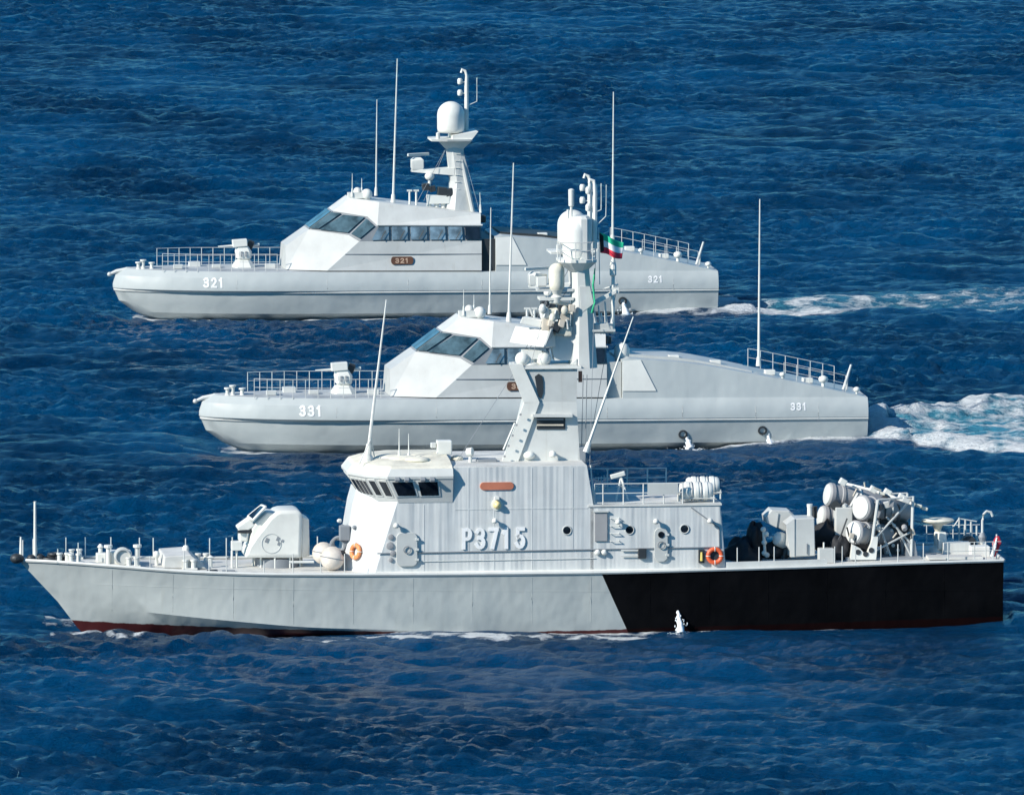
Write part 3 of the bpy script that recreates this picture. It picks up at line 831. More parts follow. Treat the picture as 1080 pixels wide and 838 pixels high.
    p = b(505, 230.5, -1.2); MB().cbox(p, (.75, .9, .42)).build('stowage_basket', 'dark', root, smooth=0, bev=.08)
    # aft deck railings, stern staff, mushroom vents
    pts = []; far = []
    for px, py in ((655, 265), (667, 267), (679, 269.5), (691, 272), (703, 274.5), (715, 277), (727, 279.5), (738, 282)):
        p = b(px, py, -2.3); pts.append((p.x, -1.7, p.z-.06)); far.append((p.x, 2.3, p.z-.06))
    railing(far, 1.05, root, 2, .019); railing(pts[2:], .95, root, 2, .017)
    m = MB(); m.tube([b(734, 281, 0), b(742, 255, 0)], [.09, .06], 8); m.tube([b(738, 280, .3), b(738.5, 268, .1)], .04, 6); m.build('stern_staff', 'pale', root)
    for px, py, s_ in ((715, 277.5, .72), (747, 284.5, .5), (676, 269.5, .45)):
        p = b(px, py, -1.9); m = MB().lathe([(.12*s_, -.1), (.12*s_, .45*s_), (.30*s_, .5*s_), (.36*s_, .68*s_), (.30*s_, .86*s_), (.05, .95*s_)], p, 14); m.build('mushroom_vent', 'white', root, smooth=60)
    # exhaust outlets low on the side
    for px, py in ((657, 317.5), (581, 321)):
        p = b(px, py, -3.0); h = bvhB.ray_cast(Vector((p.x, -20, max(p.z, .28))), Vector((0,1,0)))
        if h[0] is None: continue
        e = MB().lathe([(.22, -.12), (.25, 0), (.24, .06), (.15, .07), (.14, -.05)], h[0], 14, axis=(0,-1,-.15)); e.build('exhaust_outlet', 'dark', root)
    for px in (250, 345, 430, 508, 580, 650, 710):
        p0, p1 = b(px, 309, -3), b(px, 291, -3); pts = []
        for k in range(5):
            z = p0.z+(p1.z-p0.z)*k/4; h = bvhB.ray_cast(Vector((p0.x, -20, z)), Vector((0,1,0)))
            if h[0] is not None: pts.append(h[0])
        if len(pts) > 2: MB().tube(pts, .016, 5).build('weld_seam', 'grey', root)
    # thin stays of the mast, wipers on the panes
    for (q0, q1) in ((b(471, 155, -.3), b(440, 213, -.9)), (b(487, 155, -.3), b(506, 224, -1.2)), (b(471, 155, .3), b(447, 212, 1.0))): MB().tube([q0, q1], .014, 5).build('stay_wire', 'midgrey', mast)
    for px in (402, 422, 442, 462, 481): MB().tube([b(px, 252, -2.72), b(px+5, 243, -2.66)], .02, 5).build('wiper', 'dark', root)
    # gear along the fore deck and on the casing top
    for px, y, s_ in ((188, -.8, .34), (205, .5, .42), (228, -.4, .3), (285, -.6, .36)):
        p = b(px, 285, y); MB().cbox((p.x, y, zdB(p.x)+.06+s_*.3), (s_*1.6, s_*1.3, s_*.7)).build('deck_locker', 'pale', root, smooth=0, bev=.03)
    for px, y in ((572, -1.2), (612, -.6), (664, -.4), (700, -.8)):
        p = b(px, 255, y); zc = np.interp(p.x, [r[1][0] for r in rings], [r[1][2] for r in rings]); MB().cbox((p.x, y, zc+.10), (.55, .5, .26)).build('deck_locker', 'white', root, smooth=0, bev=.03)
build_boat(boat1)

def copy_tree(o, parent=None):
    c = o.copy(); C.objects.link(c)
    if parent is not None: c.parent = parent
    for ch in list(o.children): copy_tree(ch, c)
    return c
boat2 = copy_tree(boat1)
boat2.location = F2.o; boat2.rotation_euler = (0, 0, F2.th)
boat2['label'] = 'middle patrol boat, numbered 331, throwing a broad white wake behind the nearest ship'
# numbers
def boat_numbers(root, txt):
    for (pa, pb, bold, nm) in (((214.5, 303.5), (236.5, 292.5), .035, 'bow_number'), ((682.5, 297.5), (698.5, 290), .03, 'stern_number')):
        p = b(*pa, -2.6); q = b(*pb, -2.6)
        x = (p.x+q.x)/2
        me = text_mesh(txt, q.z-p.z, q.x-p.x, -3, p.x, p.z, bold=.2, bvh=bvhB, gap=.02)
        text_obj(me, nm, 'text', root)
    pl = [o for o in root.children if o.name.startswith('number_plaque')][0]
    co = [v.co for v in pl.data.vertices]
    xs = [c.x for c in co]; zs = [c.z for c in co]; y = min(c.y for c in co)
    w = max(xs)-min(xs); h = max(zs)-min(zs)
    bv = bvh_of(pl)
    me = text_mesh(txt, h*.62, w*.62, y, min(xs)+w*.19, min(zs)+h*.19, bold=.2, bvh=bv, gap=.012)
    text_obj(me, 'plaque_number', 'brownpale', pl)
for o in boat2.children:
    if o.name.startswith(('engine_room_recess', 'engine_hatch')):
        o.data = o.data.copy(); o.data.materials[0] = M['grey']
    if o.name.startswith('whip_antenna') and o.data.vertices[0].co.x > LB*.75: o.location.x += .42
boat_numbers(boat1, '321'); boat_numbers(boat2, '331')
# egg dome on a stalk, only on boat 331
p = F2(656, 383, -1.2)
m = MB().lathe([(.10, -.7), (.10, 0), (.34, .02), (.36, .12), (.2, .14)], p, 14); dp = m.build('dome_stalk', 'pale', boat2)
MB().lathe([(.28, .1), (.40, .22), (.43, .5), (.40, .8), (.28, 1.0), (.1, 1.08)], p, 18).build('satellite_dome', 'white', dp, smooth=60)

# ------------------------------------------------------------------ near ship: superstructure
a = FA; S = shipA
YW = -3.45                                     # plane of the near side wall
V = Vector
def mir(p): return V((p[0], -p[1], p[2]))
zdk = zdA(a(500, 604, -3.9)[0])
def ringplan(xf, xc, xa, z, yw=3.45, yf=1.35, yaft=None):
    ya = yaft or yw
    return [(xa, -ya, z), (xc, -yw, z), (xf, -yf, z), (xf, yf, z), (xc, yw, z), (xa, ya, z)]
ztop = a(550, 492, YW)[2]; zbr = a(420, 527, YW)[2]
c0, c1 = a(396, 603, YW), a(420, 527, YW); n0, n1 = a(360, 600, -1.35), a(373, 524, -1.35)
ex = lambda p, q, z: p.x + (q.x-p.x)*(z-p.z)/(q.z-p.z)
xaft0, xaft1 = a(626, 533, YW)[0], a(619, 492, YW)[0]
zlow = a(690, 533, YW)[2]
sup = MB()
sup.loft([ringplan(ex(n0, n1, zdk-.1), ex(c0, c1, zdk-.1), xaft0, zdk-.1),
          ringplan(ex(n0, n1, zlow), ex(c0, c1, zlow), xaft0, zlow),
          ringplan(ex(n0, n1, ztop)+.2, ex(c0, c1, ztop), xaft1, ztop)])
superst = sup.build('superstructure', 'plate', S, smooth=0)
bvS = bvh_of(superst)
xa0, xa1 = a(766, 600, YW)[0], a(760, 534, YW)[0]
low = MB().loft([[(xaft0-.2, -3.45, zdk-.1), (xa0, -3.45, zdk-.1), (xa0, 3.45, zdk-.1), (xaft0-.2, 3.45, zdk-.1)],
                 [(xaft0-.2, -3.45, zlow), (xa1, -3.45, zlow), (xa1, 3.45, zlow), (xaft0-.2, 3.45, zlow)]])
low.build('after_deckhouse', 'plate', S, smooth=0, bev=.05)
MB().loft([[(xaft0-.25, -3.5, zlow-.02), (xa1+.05, -3.5, zlow-.02), (xa1+.05, 3.5, zlow-.02), (xaft0-.25, 3.5, zlow-.02)],
           [(xaft0-.25, -3.5, zlow+.07), (xa1+.05, -3.5, zlow+.07), (xa1+.05, 3.5, zlow+.07), (xaft0-.25, 3.5, zlow+.07)]]).build('upper_deck', 'decklight', S, smooth=0)
MB().loft([[(c1.x+1, -3.42, ztop), (xaft1, -3.42, ztop), (xaft1, 3.42, ztop), (c1.x+1, 3.42, ztop)], [(c1.x+1, -3.42, ztop+.03), (xaft1, -3.42, ztop+.03), (xaft1, 3.42, ztop+.03), (c1.x+1, 3.42, ztop+.03)]]).build('superstructure_roof', 'decklight', S, smooth=0)
# vertical stiffener ribs, welded seams
for px, lo, hi in ((447, 603, 532), (494, 581, 493), (521, 603, 534), (561, 603, 493), (604, 581, 493)):
    p0, p1 = a(px, lo, YW), a(px, hi, YW); MB().box(p0.x-.025, p0.x+.025, YW-.012, YW+.02, max(p0.z, zdk+.05), min(p1.z, ztop-.04)).build('weld_seam', 'plate', S, smooth=0)
p0, p1 = a(480, 537, YW), a(620, 535, YW); MB().box(p0.x, p1.x, YW-.015, YW+.02, p0.z-.02, p0.z+.02).build('weld_seam', 'plate', S, smooth=0)
# hand rail along the side, low pipe
pr = []
p0, p1 = a(398, 583.4, YW-.05), a(758, 576.6, YW-.05)
MB().tube([p0, p1], .032, 6).build('handrail', 'midgrey', S)
MB().tube([a(440, 592, YW-.03), a(628, 588.5, YW-.03)], .018, 6).build('cable_pipe', 'pale', S)
# kick plate at the deck
MB().tube([(c0.x+.1, YW-.05, zdk+.02), (xa0, YW-.05, zdk+.02)], .10, 6).build('waterway_bar', 'white', S)

# ---- bridge
yb = -3.74
B0, B1_ = a(478, 515, yb)[0], a(409, 515, yb)[0]
zb0, zb1, zb2, zb3 = (a(440, py, yb)[2] for py in (530.5, 525, 504.5, 494.5))
def bplan(z, dx=0, g=0):
    xc = B1_ + dx; x2 = a(385, 514, -2.75)[0] + dx; x3 = a(366.5, 509, -1.35)[0] + dx
    pts = [(B0, yb-g), (xc-g*.4, yb-g), (x2-g*.8, -2.75-g*.6), (x3-g, -1.35-g*.2)]
    return [(x, y, z) for x, y in pts] + [(x, -y, z) for x, y in pts[::-1]]
br = MB().loft([bplan(zb0, .42, -.27), bplan(zb1, .34, -.22), bplan(zb2, .0)])
bridge = br.build('bridge', 'grey', S, smooth=0)
fa = MB().loft([bplan(zb2-.02, .0, .03), bplan(zb2+.1, .0, .05), bplan(zb3, .1, -.12)]).build('bridge_fascia', 'pale', bridge, smooth=0)
crown = lambda k, dz: [(B0-.02 if i in (0, 7) else p[0]+(B0-p[0])*k*.35, p[1]*(1-k), zb3+dz) for i, p in enumerate(bplan(zb3, .1, -.12))]
MB().loft([crown(0, 0), crown(.06, .1), crown(.35, .26), crown(.75, .34)]).build('bridge_roof', 'cream', bridge, smooth=0)
def bwin(i, j, t0, t1, za, zb_, mat='glass'):
    """pane between plan corners i and j of the bridge, from t0 to t1 along the wall"""
    lo, hi = bplan(zb1, .34, -.22), bplan(zb2, .0)
    def pt(t, z):
        k = (z-zb1)/(zb2-zb1)
        A = V(lo[i]).lerp(V(hi[i]), k); B = V(lo[j]).lerp(V(hi[j]), k)
        return A.lerp(B, t)
    q = [pt(t0, za), pt(t1, za), pt(t1, zb_), pt(t0, zb_)]
    n = (q[1]-q[0]).cross(q[3]-q[0]).normalized()
    cen = V((B0-2, 0, za))
    if n.dot(q[0]-cen) < 0: n = -n
    f = MB(); c = sum(q, V())/4
    o = [p+(p-c).normalized()*.10 for p in q]
    f.loft([[p - n*.02 for p in o], [p + n*.035 for p in o]])
    fr = f.build('bridge_window', 'pale', bridge, smooth=0)
    MB().quad([p + n*.045 for p in q], th=.02).build('pane', mat, fr, smooth=0)
zw0, zw1 = a(440, 522.5, yb)[2], a(440, 508, yb)[2]
def tside(px): return (a(px, 515, yb)[0]-B1_)/(B0-B1_)
bwin(1, 0, tside(412), tside(434), zw0, zw1); bwin(1, 0, tside(440), tside(461), zw0, zw1)
for t0, t1 in ((.10, .36), (.56, .86)): bwin(2, 1, t0, t1, zw0-.02, zw1)
for t0, t1 in ((.08, .26), (.32, .48), (.54, .70), (.77, .92)): bwin(3, 2, t0, t1, zw0-.05, zw1-.05)
for t0, t1 in ((.03, .2), (.24, .48), (.52, .76), (.8, .97)): bwin(3, 4, t0, t1, zw0-.05, zw1-.05)
for t0, t1 in ((.08, .26), (.32, .48), (.54, .70), (.77, .92)): bwin(4, 5, t0, t1, zw0-.05, zw1-.05)
# window wipers and visor brackets over the side windows
for px in (419, 429, 446, 456):
    MB().cbox(a(px, 505.5, yb-.16), (.22, .3, .12), rx=R(20)).build('wiper_motor', 'midgrey', bridge, smooth=0, bev=.02)

# ---- small fittings on the near wall
def oval_plate(pa, pb, y, name, mat, th=.06, parent=None, rad=None):
    A, B = a(*pa, y), a(*pb, y); r = rad or min(abs(B.x-A.x), abs(B.z-A.z))/2
    xs = sorted((A.x, B.x)); zs = sorted((A.z, B.z)); pts = []
    for cx, cz, s in ((xs[1]-r, zs[1]-r, 0), (xs[0]+r, zs[1]-r, 90), (xs[0]+r, zs[0]+r, 180), (xs[1]-r, zs[0]+r, 270)):
        for k in range(7): pts.append((cx+r*math.cos(R(s+15*k)), cz+r*math.sin(R(s+15*k))))
    return MB().prism(pts, y-th, y+.02, chamfer=.02).build(name, mat, parent or S, smooth=0)
def door(pa, pb, port=None):
    d = oval_plate(pa, pb, YW-.03, 'door', 'grey', .09, rad=.26)
    A, B = a(*pa, YW), a(*pb, YW)
    for k in (.2, .5, .8):
        z = A.z+(B.z-A.z)*k; MB().box(B.x-.1, B.x+.06, YW-.17, YW-.1, z-.05, z+.05).build('hinge', 'pale', d, smooth=0)
    MB().torus((A.x*.5+B.x*.5, YW-.19, A.z+(B.z-A.z)*.5), .16, .025, (0,1,0), 16, 6).build('hand_wheel', 'midgrey', d)
    if port: MB().lathe([(.15, 0), (.15, .03), (.02, .035)], (A.x*.5+B.x*.5, YW-.12, A.z+(B.z-A.z)*.80), 14, (0,-1,0)).build('door_port', port, d)
    return d
d1 = door((418, 597), (440, 561)); 
m = MB()
for px, py, s in ((412, 566, .2), (411, 575, .26), (414, 583, .2), (420, 571, .16), (412, 590, .16)):
    m.lathe([(s*.7, 0), (s*.6, .08), (.02, .1)], a(px, py, YW), 10, (0,-1,0))
m.build('valve_cluster', 'ventgrey', S)
door((690, 592), (704, 556), 'glass')
oval_plate((506, 516.5), (542, 508), YW, 'name_plaque', 'plaque', .07)
lm = MB().lathe([(.17, 0), (.19, .08), (.16, .22), (.08, .3), (.01, .32)], a(524, 532, YW), 14, (0,-1,0)).build('wall_lamp', 'amber', S, smooth=60)
MB().lathe([(.27, 0), (.27, .05), (.2, .06)], a(524, 532, YW), 16, (0,-1,0)).build('lamp_base', 'white', lm)
MB().cbox(a(524, 525, YW-.1), (.2, .25, .12)).build('lamp_hood', 'white', lm, smooth=0)
for px, py in ((598, 559), (664, 558.5), (722, 557.5)):
    c = a(px, py, YW); pt_ = MB().torus((c.x, YW-.02, c.z), .20, .028, (0,1,0), 20, 8).build('porthole', 'grey', S)
    MB().lathe([(.19, 0), (.19, .02), (.01, .03)], (c.x, YW-.008, c.z), 18, (0,-1,0)).build('pane', 'glass', pt_)
def floodlight(px, py, y, s=1, parent=None):
    c = a(px, py, y); m = MB().tube([c, c+V((0, -.22*s, .02))], .05*s, 8)
    l = m.build('floodlight', 'white', parent or S)
    MB().lathe([(.07*s, -.06), (.15*s, 0), (.16*s, .16*s), (.10*s, .22*s)], c+V((-.02, -.30*s, .04)), 12, (-.2,-.3,-.9)).build('lamp_shade', 'white', l)
for px, py in ((522, 548), (418, 553), (652, 549), (692, 548.5), (749, 548)): floodlight(px, py, YW, .8)
# vent grille, ladder, hose cabinet
A, B = a(627, 570.5, YW), a(640.5, 540, YW)
vg = MB().box(A.x, B.x, YW-.08, YW+.02, A.z, B.z).build('vent_grille', 'ventgrey', S, smooth=0, bev=.02)
MB().cbox(((A.x+B.x)/2, YW-.06, B.z+.04), (B.x-A.x+.1, .16, .06)).build('vent_hood', 'grey', vg, smooth=0)
for k in range(4):
    z = a(650, 546+8*k, YW)[2]; x = a(648, 550, YW)[0]
    MB().tube([(x-.2, YW, z), (x-.2, YW-.14, z), (x+.2, YW-.14, z), (x+.2, YW, z)], .022, 6).build('rung', 'white', S)
p = a(677, 583, YW); hb_ = MB().cbox((p.x, YW-.08, p.z), (.38, .22, .46)).build('hose_box', 'dark', S, smooth=0, bev=.03)
MB().tube([a(655, 580, YW-.1), a(674, 580, YW-.1)], .035, 6).build('fire_main', 'pale', S); MB().tube([a(655, 586, YW-.1), a(674, 586, YW-.1)], .03, 6).build('fire_main', 'pale', S)
for px in (630, 637): 
    m = MB().lathe([(.12, 0), (.14, .1), (.08, .2), (.02, .22)], a(px, 582, YW), 10, (0,-1,0)).build('valve', 'white', S)
p = a(739.5, 586, YW); bx = MB().cbox((p.x, YW-.09, p.z), (.27, .2, .62)).build('signal_box', 'dark', S, smooth=0, bev=.02)
MB().tube([(p.x, YW-.2, p.z-.2), (p.x, YW-.2, p.z+.2)], [.07, .05], 8).build('signal_flare', 'yellow', bx)
MB().tube([a(729, 535, YW-.05), a(758, 556, YW-.05), a(759, 577, YW-.05)], .03, 6).build('cable', 'midgrey', S)
# painted number with raised edge
p, q = a(487, 579, YW), a(554, 555.5, YW)
me = text_mesh('P3715', q.z-p.z, q.x-p.x, YW, p.x, p.z, depth=.05, bold=.165, gap=.02)
text_obj(me, 'hull_number', 'text', S)
# front plate fittings
fp = lambda px, py: a.onplane(px, py, n0, n1, c0)
nrm = (n1-n0).cross(c0-n0).normalized()
if nrm.y > 0: nrm = -nrm
for px, py in ((359, 549), (362, 555), (375, 556)):
    c = fp(px, py); MB().lathe([(.1, 0), (.1, .1), (.06, .16)], c, 10, nrm).build('deck_lamp', 'white' if px < 360 else 'midgrey', S)
c = fp(366, 562); MB().cbox(c+nrm*.15, (.5, .4, .7)).build('junction_box', 'midgrey', S, smooth=0, bev=.05)

# ---- bridge roof gear
zr = zb3+.2
whip(a(388, 478, -1.5), a(407.5, 316, -1.5), S, .085)
m = MB()
for dx in (-9, 8, 3): m.tube([a(388+dx, 487+abs(dx)*.2, -1.6+dx*.08), a(391.5, 462, -1.5)], .03, 6)
m.lathe([(.3, -.3), (.3, 0), (.12, .25)], a(387, 482, -1.5), 10); m.build('antenna_tripod', 'white', S)
for px, py0, py1 in ((421, 486, 452), (431, 488, 457)): whip(a(px, py0, -1.6), a(px, py1, -1.6), S, .04)
m = MB()
p = a(466, 476, -.5); m.tube([V((p.x, -.5, ztop)), p], .16, 10); srch = m.build('camera_post', 'white', S)
MB().cbox(p+V((.1, 0, .2)), (.7, .6, .66)).build('camera_housing', 'white', srch, smooth=0, bev=.05)
MB().cbox(p+V((-.4, 0, .3)), (.25, .3, .25)).build('camera_lens', 'pale', srch, smooth=0, bev=.04)
p = a(496, 489, -1.5); ps = MB().tube([p, p+V((0,0,.45))], .08, 8); ps.lathe([(.1, -.2), (.2, -.16), (.22, .1), (.05, .18)], p+V((0,0,.55)), 12, (1, -.4, .1)); ps.build('searchlight', 'white', S)
p = a(513, 488, -1.2); MB().cbox(p+V((0,0,.05)), (.95, .7, .32)).build('deck_locker', 'midgrey', S, smooth=0, bev=.05)
for px, s in ((482, .3), (446, .34), (407, .25), (436, .2)): 
    p = a(px, 487.5, -.4); MB().ball(V((p.x, -.4, max(p.z, ztop+.1))), s, 12, s*.5).build('covered_vent', 'cream', S)
m = MB(); 
for x, y, s in ((412, -.9, .8), (425, -1.6, .7), (450, -.6, .9), (440, -2.2, .6)):
    p = a(x, 489, y); m.ball((p.x, y, zb3+.27), s, 12, .16)
m.build('canvas_cover', 'cream', bridge)

# ---- mast tower on the roof
my = 1.15
X = lambda pts, y=-my: a.xz(pts, y)
tw = MB().prism(X([(556, 424), (608, 424), (612, 491), (540, 491)]), -my, my)
tower = tw.build('mast_tower', 'pale', S, smooth=0)
MB().prism(X([(546, 386), (609, 385), (608, 424), (556, 424)]), -my+.02, my-.02).build('tower_head', 'grey', tower, smooth=0)
for y in (-my-.12, my-.2):
    MB().prism(X([(537, 384), (551, 384), (569, 424), (553, 425)], y), y, y+.32).build('tower_strut', 'white', tower, smooth=0)
    MB().prism(X([(553, 424.5), (569, 424), (545, 491), (528, 491)], y), y, y+.32).build('tower_strut', 'white', tower, smooth=0)
ov = [(564, 397), (568, 394), (571.5, 396), (573, 402), (573, 414), (571, 420), (568, 418), (566, 409)]
MB().prism(X(ov), -my-.03, -my+.1).build('lightening_hole', 'dark', tower, smooth=0)
lv = MB().prism(X([(566, 440), (596, 440.5), (596, 452.5), (566, 452.5)]), -my-.05, -my+.1).build('air_intake', 'dark', tower, smooth=0)
for k in (441, 447): MB().prism(X([(566, k), (594, k), (594, k+1.6), (566, k+1.6)]), -my-.12, -my-.06).build('slat', 'tan' if k > 445 else 'midgrey', lv, smooth=0)
m = MB(); m.prism(X([(561, 436), (603, 436), (603, 439), (561, 439)]), -my-.35, -my+.1); m.build('intake_hood', 'pale', tower, smooth=0)
floodlight(583, 477, -my, 1, tower); 
c = a(558, 480, -my); MB().ball(c, .28, 12, .2).build('round_vent', 'white', tower)
for px in (556, 573, 590, 605): MB().lathe([(.07, 0), (.07, .05)], a(px, 388.5, -my+.02), 8, (0,-1,0)).build('bolt', 'midgrey', tower)
p = a(612, 397, -.8); MB().cbox(p, (.16, .2, .5)).build('small_plaque', 'plaque', tower, smooth=0)
MB().tube([a(543, 446, -my-.1), a(531, 474, -my-.1)], .05, 6).build('ladder_rail', 'white', tower)
for k in range(5):
    MB().cbox(a(549-4.2*k, 437+11*k, -my-.36), (.10, .04, .10), ry=R(20)).build('strut_hole', 'ventgrey', tower, smooth=0)
ZT = a(580, 385, 0)[2]
MB().box(a(540, 385, 0)[0], a(610, 385, 0)[0], -my-.1, my+.1, ZT-.05, ZT+.05).build('tower_deck', 'white', tower, smooth=0)
# fire control director: tilted box with a bright face
fx = a(556, 352, -.3); 
dr = MB().lathe([(.5, 0), (.42, .15), (.3, .2), (.26, .5)], (fx.x+.1, -.3, ZT), 16).build('director_pedestal', 'white', tower)
MB().ball((fx.x-.25, -.5, ZT+.35), .34, 12).ball((fx.x+.75, -.4, ZT+.35), .36, 12).cbox((fx.x+.2, -.3, ZT+.55), (.9, .6, .4)).build('director_gear', 'white', dr, smooth=50)
bxm = MB()
ny = R(0)
face = [a(537, 361, .1), a(543.5, 343.5, .55), a(579, 349, -.85), a(573.5, 366, -1.3)]
bk = [V((.75, 1.0, -.1))+p for p in face]
bxm.loft([face, bk]); bxm.build('director_box', 'white', dr, smooth=0, bev=.04)
MB().loft([[a(548, 341, -.4), a(551, 334, -.4), a(580, 339, -.5), a(578, 347, -.5)], [V((.2,.5,0))+p for p in (a(548, 341, -.4), a(551, 334, -.4), a(580, 339, -.5), a(578, 347, -.5))]]).build('director_sight', 'white', dr, smooth=0, bev=.03)
sh = [a(574, 366, -1.2), a(581, 347, -1.1), a(589, 342, .2), a(585, 362, .2)]
MB().quad(sh, th=.06).build('director_shield', 'grey', dr, smooth=0)
MB().tube([a(562, 333, -.4), a(559, 325, -.4)], .06, 8).build('aerial_stub', 'pale', dr)
# column
def octo(x0, x1, z, yy): 
    c = .3
    w = x1-x0
    return [(x0, -yy*.6, z), (x0+w*c, -yy, z), (x1-w*c, -yy, z), (x1, -yy*.6, z), (x1, yy*.6, z), (x1-w*c, yy, z), (x0+w*c, yy, z), (x0, yy*.6, z)]
gx = lambda px, py: a(px, py, 0)
col = MB().loft([octo(gx(600, 385).x, gx(629, 385).x, ZT-.1, .72), octo(gx(603, 335).x, gx(625, 335).x, gx(610, 335).z, .6), octo(gx(602, 276).x, gx(620, 276).x, gx(610, 276).z, .5)])
column = col.build('mast', 'pale', S, smooth=0)
MB().prism(a.xz([(588, 396), (608, 378), (608, 396)], -.6), -.7, -.5).build('gusset', 'white', column, smooth=0)
# gear ledge ahead of the column
q0, q1 = gx(572, 352), gx(602, 326)
for px, py, s, mt in ((577, 341, .42, 'tan'), (590, 346, .40, 'tan'), (584, 331, .34, 'cream'), (595, 336, .40, 'tan'), (574, 330, .32, 'white'), (598, 349, .3, 'cream')):
    MB().cbox(a(px, py, -.3), (s*1.3, .7, s*1.5), ry=R(random.uniform(-12, 12))).build('equipment_box', mt, column, smooth=0, bev=.06)
p = a(585, 345, -.62); MB().cbox(p, (.5, .4, .4), ry=.4).build('camera_head', 'dark', column, smooth=0, bev=.06)
MB().loft([[(gx(584, 0).x, -.5, gx(0, 385).z), (gx(602, 0).x, -.5, gx(0, 385).z), (gx(602, 0).x, .5, gx(0, 385).z), (gx(584, 0).x, .5, gx(0, 385).z)],
           [(gx(576, 0).x, -.4, gx(0, 350).z), (gx(604, 0).x, -.4, gx(0, 350).z), (gx(604, 0).x, .4, gx(0, 350).z), (gx(576, 0).x, .4, gx(0, 350).z)]]).build('gear_bracket', 'pale', column, smooth=0)
rnd_ = random.Random(4)
for k in range(9):
    px, py = 573+3.6*k+rnd_.uniform(-1.5, 1.5), 327+rnd_.uniform(-4, 18)
    q = a(px, py, -.72)
    if k % 3 == 0: MB().ball(q, .17, 10, .22).build('sensor_ball', 'cream' if k else 'white', column)
    elif k % 3 == 1: MB().tube([q, a(px+rnd_.uniform(-3, 3), py+rnd_.uniform(6, 11), -.72)], .06, 6).build('cable_conduit', 'pale', column)
    else: MB().cbox(q, (.3, .2, .34), ry=rnd_.uniform(-.4, .4)).build('equipment_box', 'tan', column, smooth=0, bev=.04)
m = MB(); m.box(gx(568, 0).x, gx(604, 0).x, -.5, .5, gx(0, 320).z-.06, gx(0, 320).z+.06); m.build('gear_shelf', 'white', column, smooth=0)
# small dome and radar on outriggers
c = a(587, 305, -.3); MB().dome((c.x, -.3, c.z), .37, 1.22).build('small_radome', 'cream', column, smooth=60)
MB().lathe([(.2, -.62), (.28, -.35), (.16, -.25), (.34, 0)], (c.x, -.3, c.z), 14).build('dome_pedestal', 'white', column)
zr_ = gx(571, 303).z
m = MB().cbox(a(571, 297, -.2), (.45, .5, .5)); m.cbox(a(573, 301.5, -.2), (.6, .5, .12)); rg = m.build('radar_gearbox', 'white', column, smooth=0, bev=.03)
MB().cbox(a(570, 290, -.2), (.75, .12, .16), rz=R(35), ry=R(8)).build('radar_scanner', 'white', rg, smooth=0, bev=.03)
MB().box(gx(566, 0).x, gx(604, 0).x, -.45, .45, zr_-.16, zr_-.04).build('radar_shelf', 'pale', column, smooth=0)
MB().tube([a(580, 318, -.4), a(604, 322, -.1)], .08, 8).build('outrigger', 'white', column)
# top platform with big two-part radome
zp = gx(608, 273).z
MB().loft([octo(gx(600, 0).x, gx(618, 0).x, zp-.55, .5), octo(gx(588, 0).x, gx(628, 0).x, zp-.10, 1.0), octo(gx(588, 0).x, gx(628, 0).x, zp+.02, 1.0)]).build('top_platform', 'white', column, smooth=0)
c = gx(608, 272); RD = MB().dome((c.x, 0, zp+.02), .66, 1.98).build('radome', 'white', column, smooth=50)
x0, x1 = gx(607, 0).x, gx(622.5, 0).x
MB().loft([octo(x0, x1, zp+.02, .62), octo(x0, x1, gx(0, 236).z, .62), octo(x0+.06, x1-.1, gx(0, 233).z, .5)]).build('radome_housing', 'pale', column, smooth=0)
pts = [a(px, 272, y) for px, y in ((588, 0), (591, -.9), (607, -1.05), (625, -.9), (628, 0))]
railing([(p.x, p.y, zp) for p in pts], .85, column, 2, .024)
# thin cylinder aerial, hooked pole, yard arm
p0, p1 = gx(602.5, 232), gx(602.5, 199)
MB().lathe([(.06, 0), (.06, (p1.z-p0.z)*.42), (.13, (p1.z-p0.z)*.45), (.14, (p1.z-p0.z)*.97), (.05, p1.z-p0.z)], p0, 12).build('stick_aerial', 'white', column)
MB().tube([gx(599, 232), gx(599, 221)], .06, 8).build('aerial_stub', 'white', column)
pp = [gx(627, 262), gx(627.5, 205), gx(627.5, 196), gx(626, 191), gx(622.5, 189.5), gx(621.5, 193)]
pole = MB().tube(pp, [.13, .11, .10, .09, .09, .08], 8).build('signal_pole', 'white', column)
for py in (201, 219):
    q, r_ = gx(620.5, py), gx(627, py+1); m = MB().tube([q, r_], .04, 6); m.lathe([(.1, -.16), (.14, -.1), (.14, .1), (.08, .18)], q, 10); m.build('signal_lamp', 'white', pole)
MB().tube([gx(627, 240), gx(639, 228), gx(639.5, 195)], .024, 6).build('thin_aerial', 'pale', pole)
MB().prism(a.xz([(598, 331), (650, 305.5), (650, 309), (612, 331)], -.15), -.15, .1).build('yard_arm', 'white', column, smooth=0)
MB().prism(a.xz([(611, 302), (622, 302), (626, 320), (613, 330)], -.55), -.6, .55).build('mast_fairing', 'pale', column, smooth=0)
MB().tube([gx(646, 352), gx(647, 262)], [.10, .07], 8).build('ensign_staff', 'white', column)
MB().lathe([(.06, 0), (.16, .1), (.16, .5), (.1, .8)], gx(646.5, 292), 10).build('aerial_base', 'white', column)
m = MB(); m.tube([gx(636, 305), gx(652, 300)], .05, 6); m.cbox(gx(648, 306), (.4, .2, .25)); m.build('aerial_bracket', 'white', column)
for px, py0, py1 in ((634, 352, 322), (637, 352, 330), (641, 352, 318)): MB().tube([gx(px, py0), gx(px-3, py1)], .04, 6).build('thin_aerial', 'white', column)
m = MB(); m.box(gx(618, 0).x, gx(648, 0).x, -.5, .3, gx(0, 354).z-.05, gx(0, 354).z+.05); m.build('aerial_shelf', 'pale', column, smooth=0)
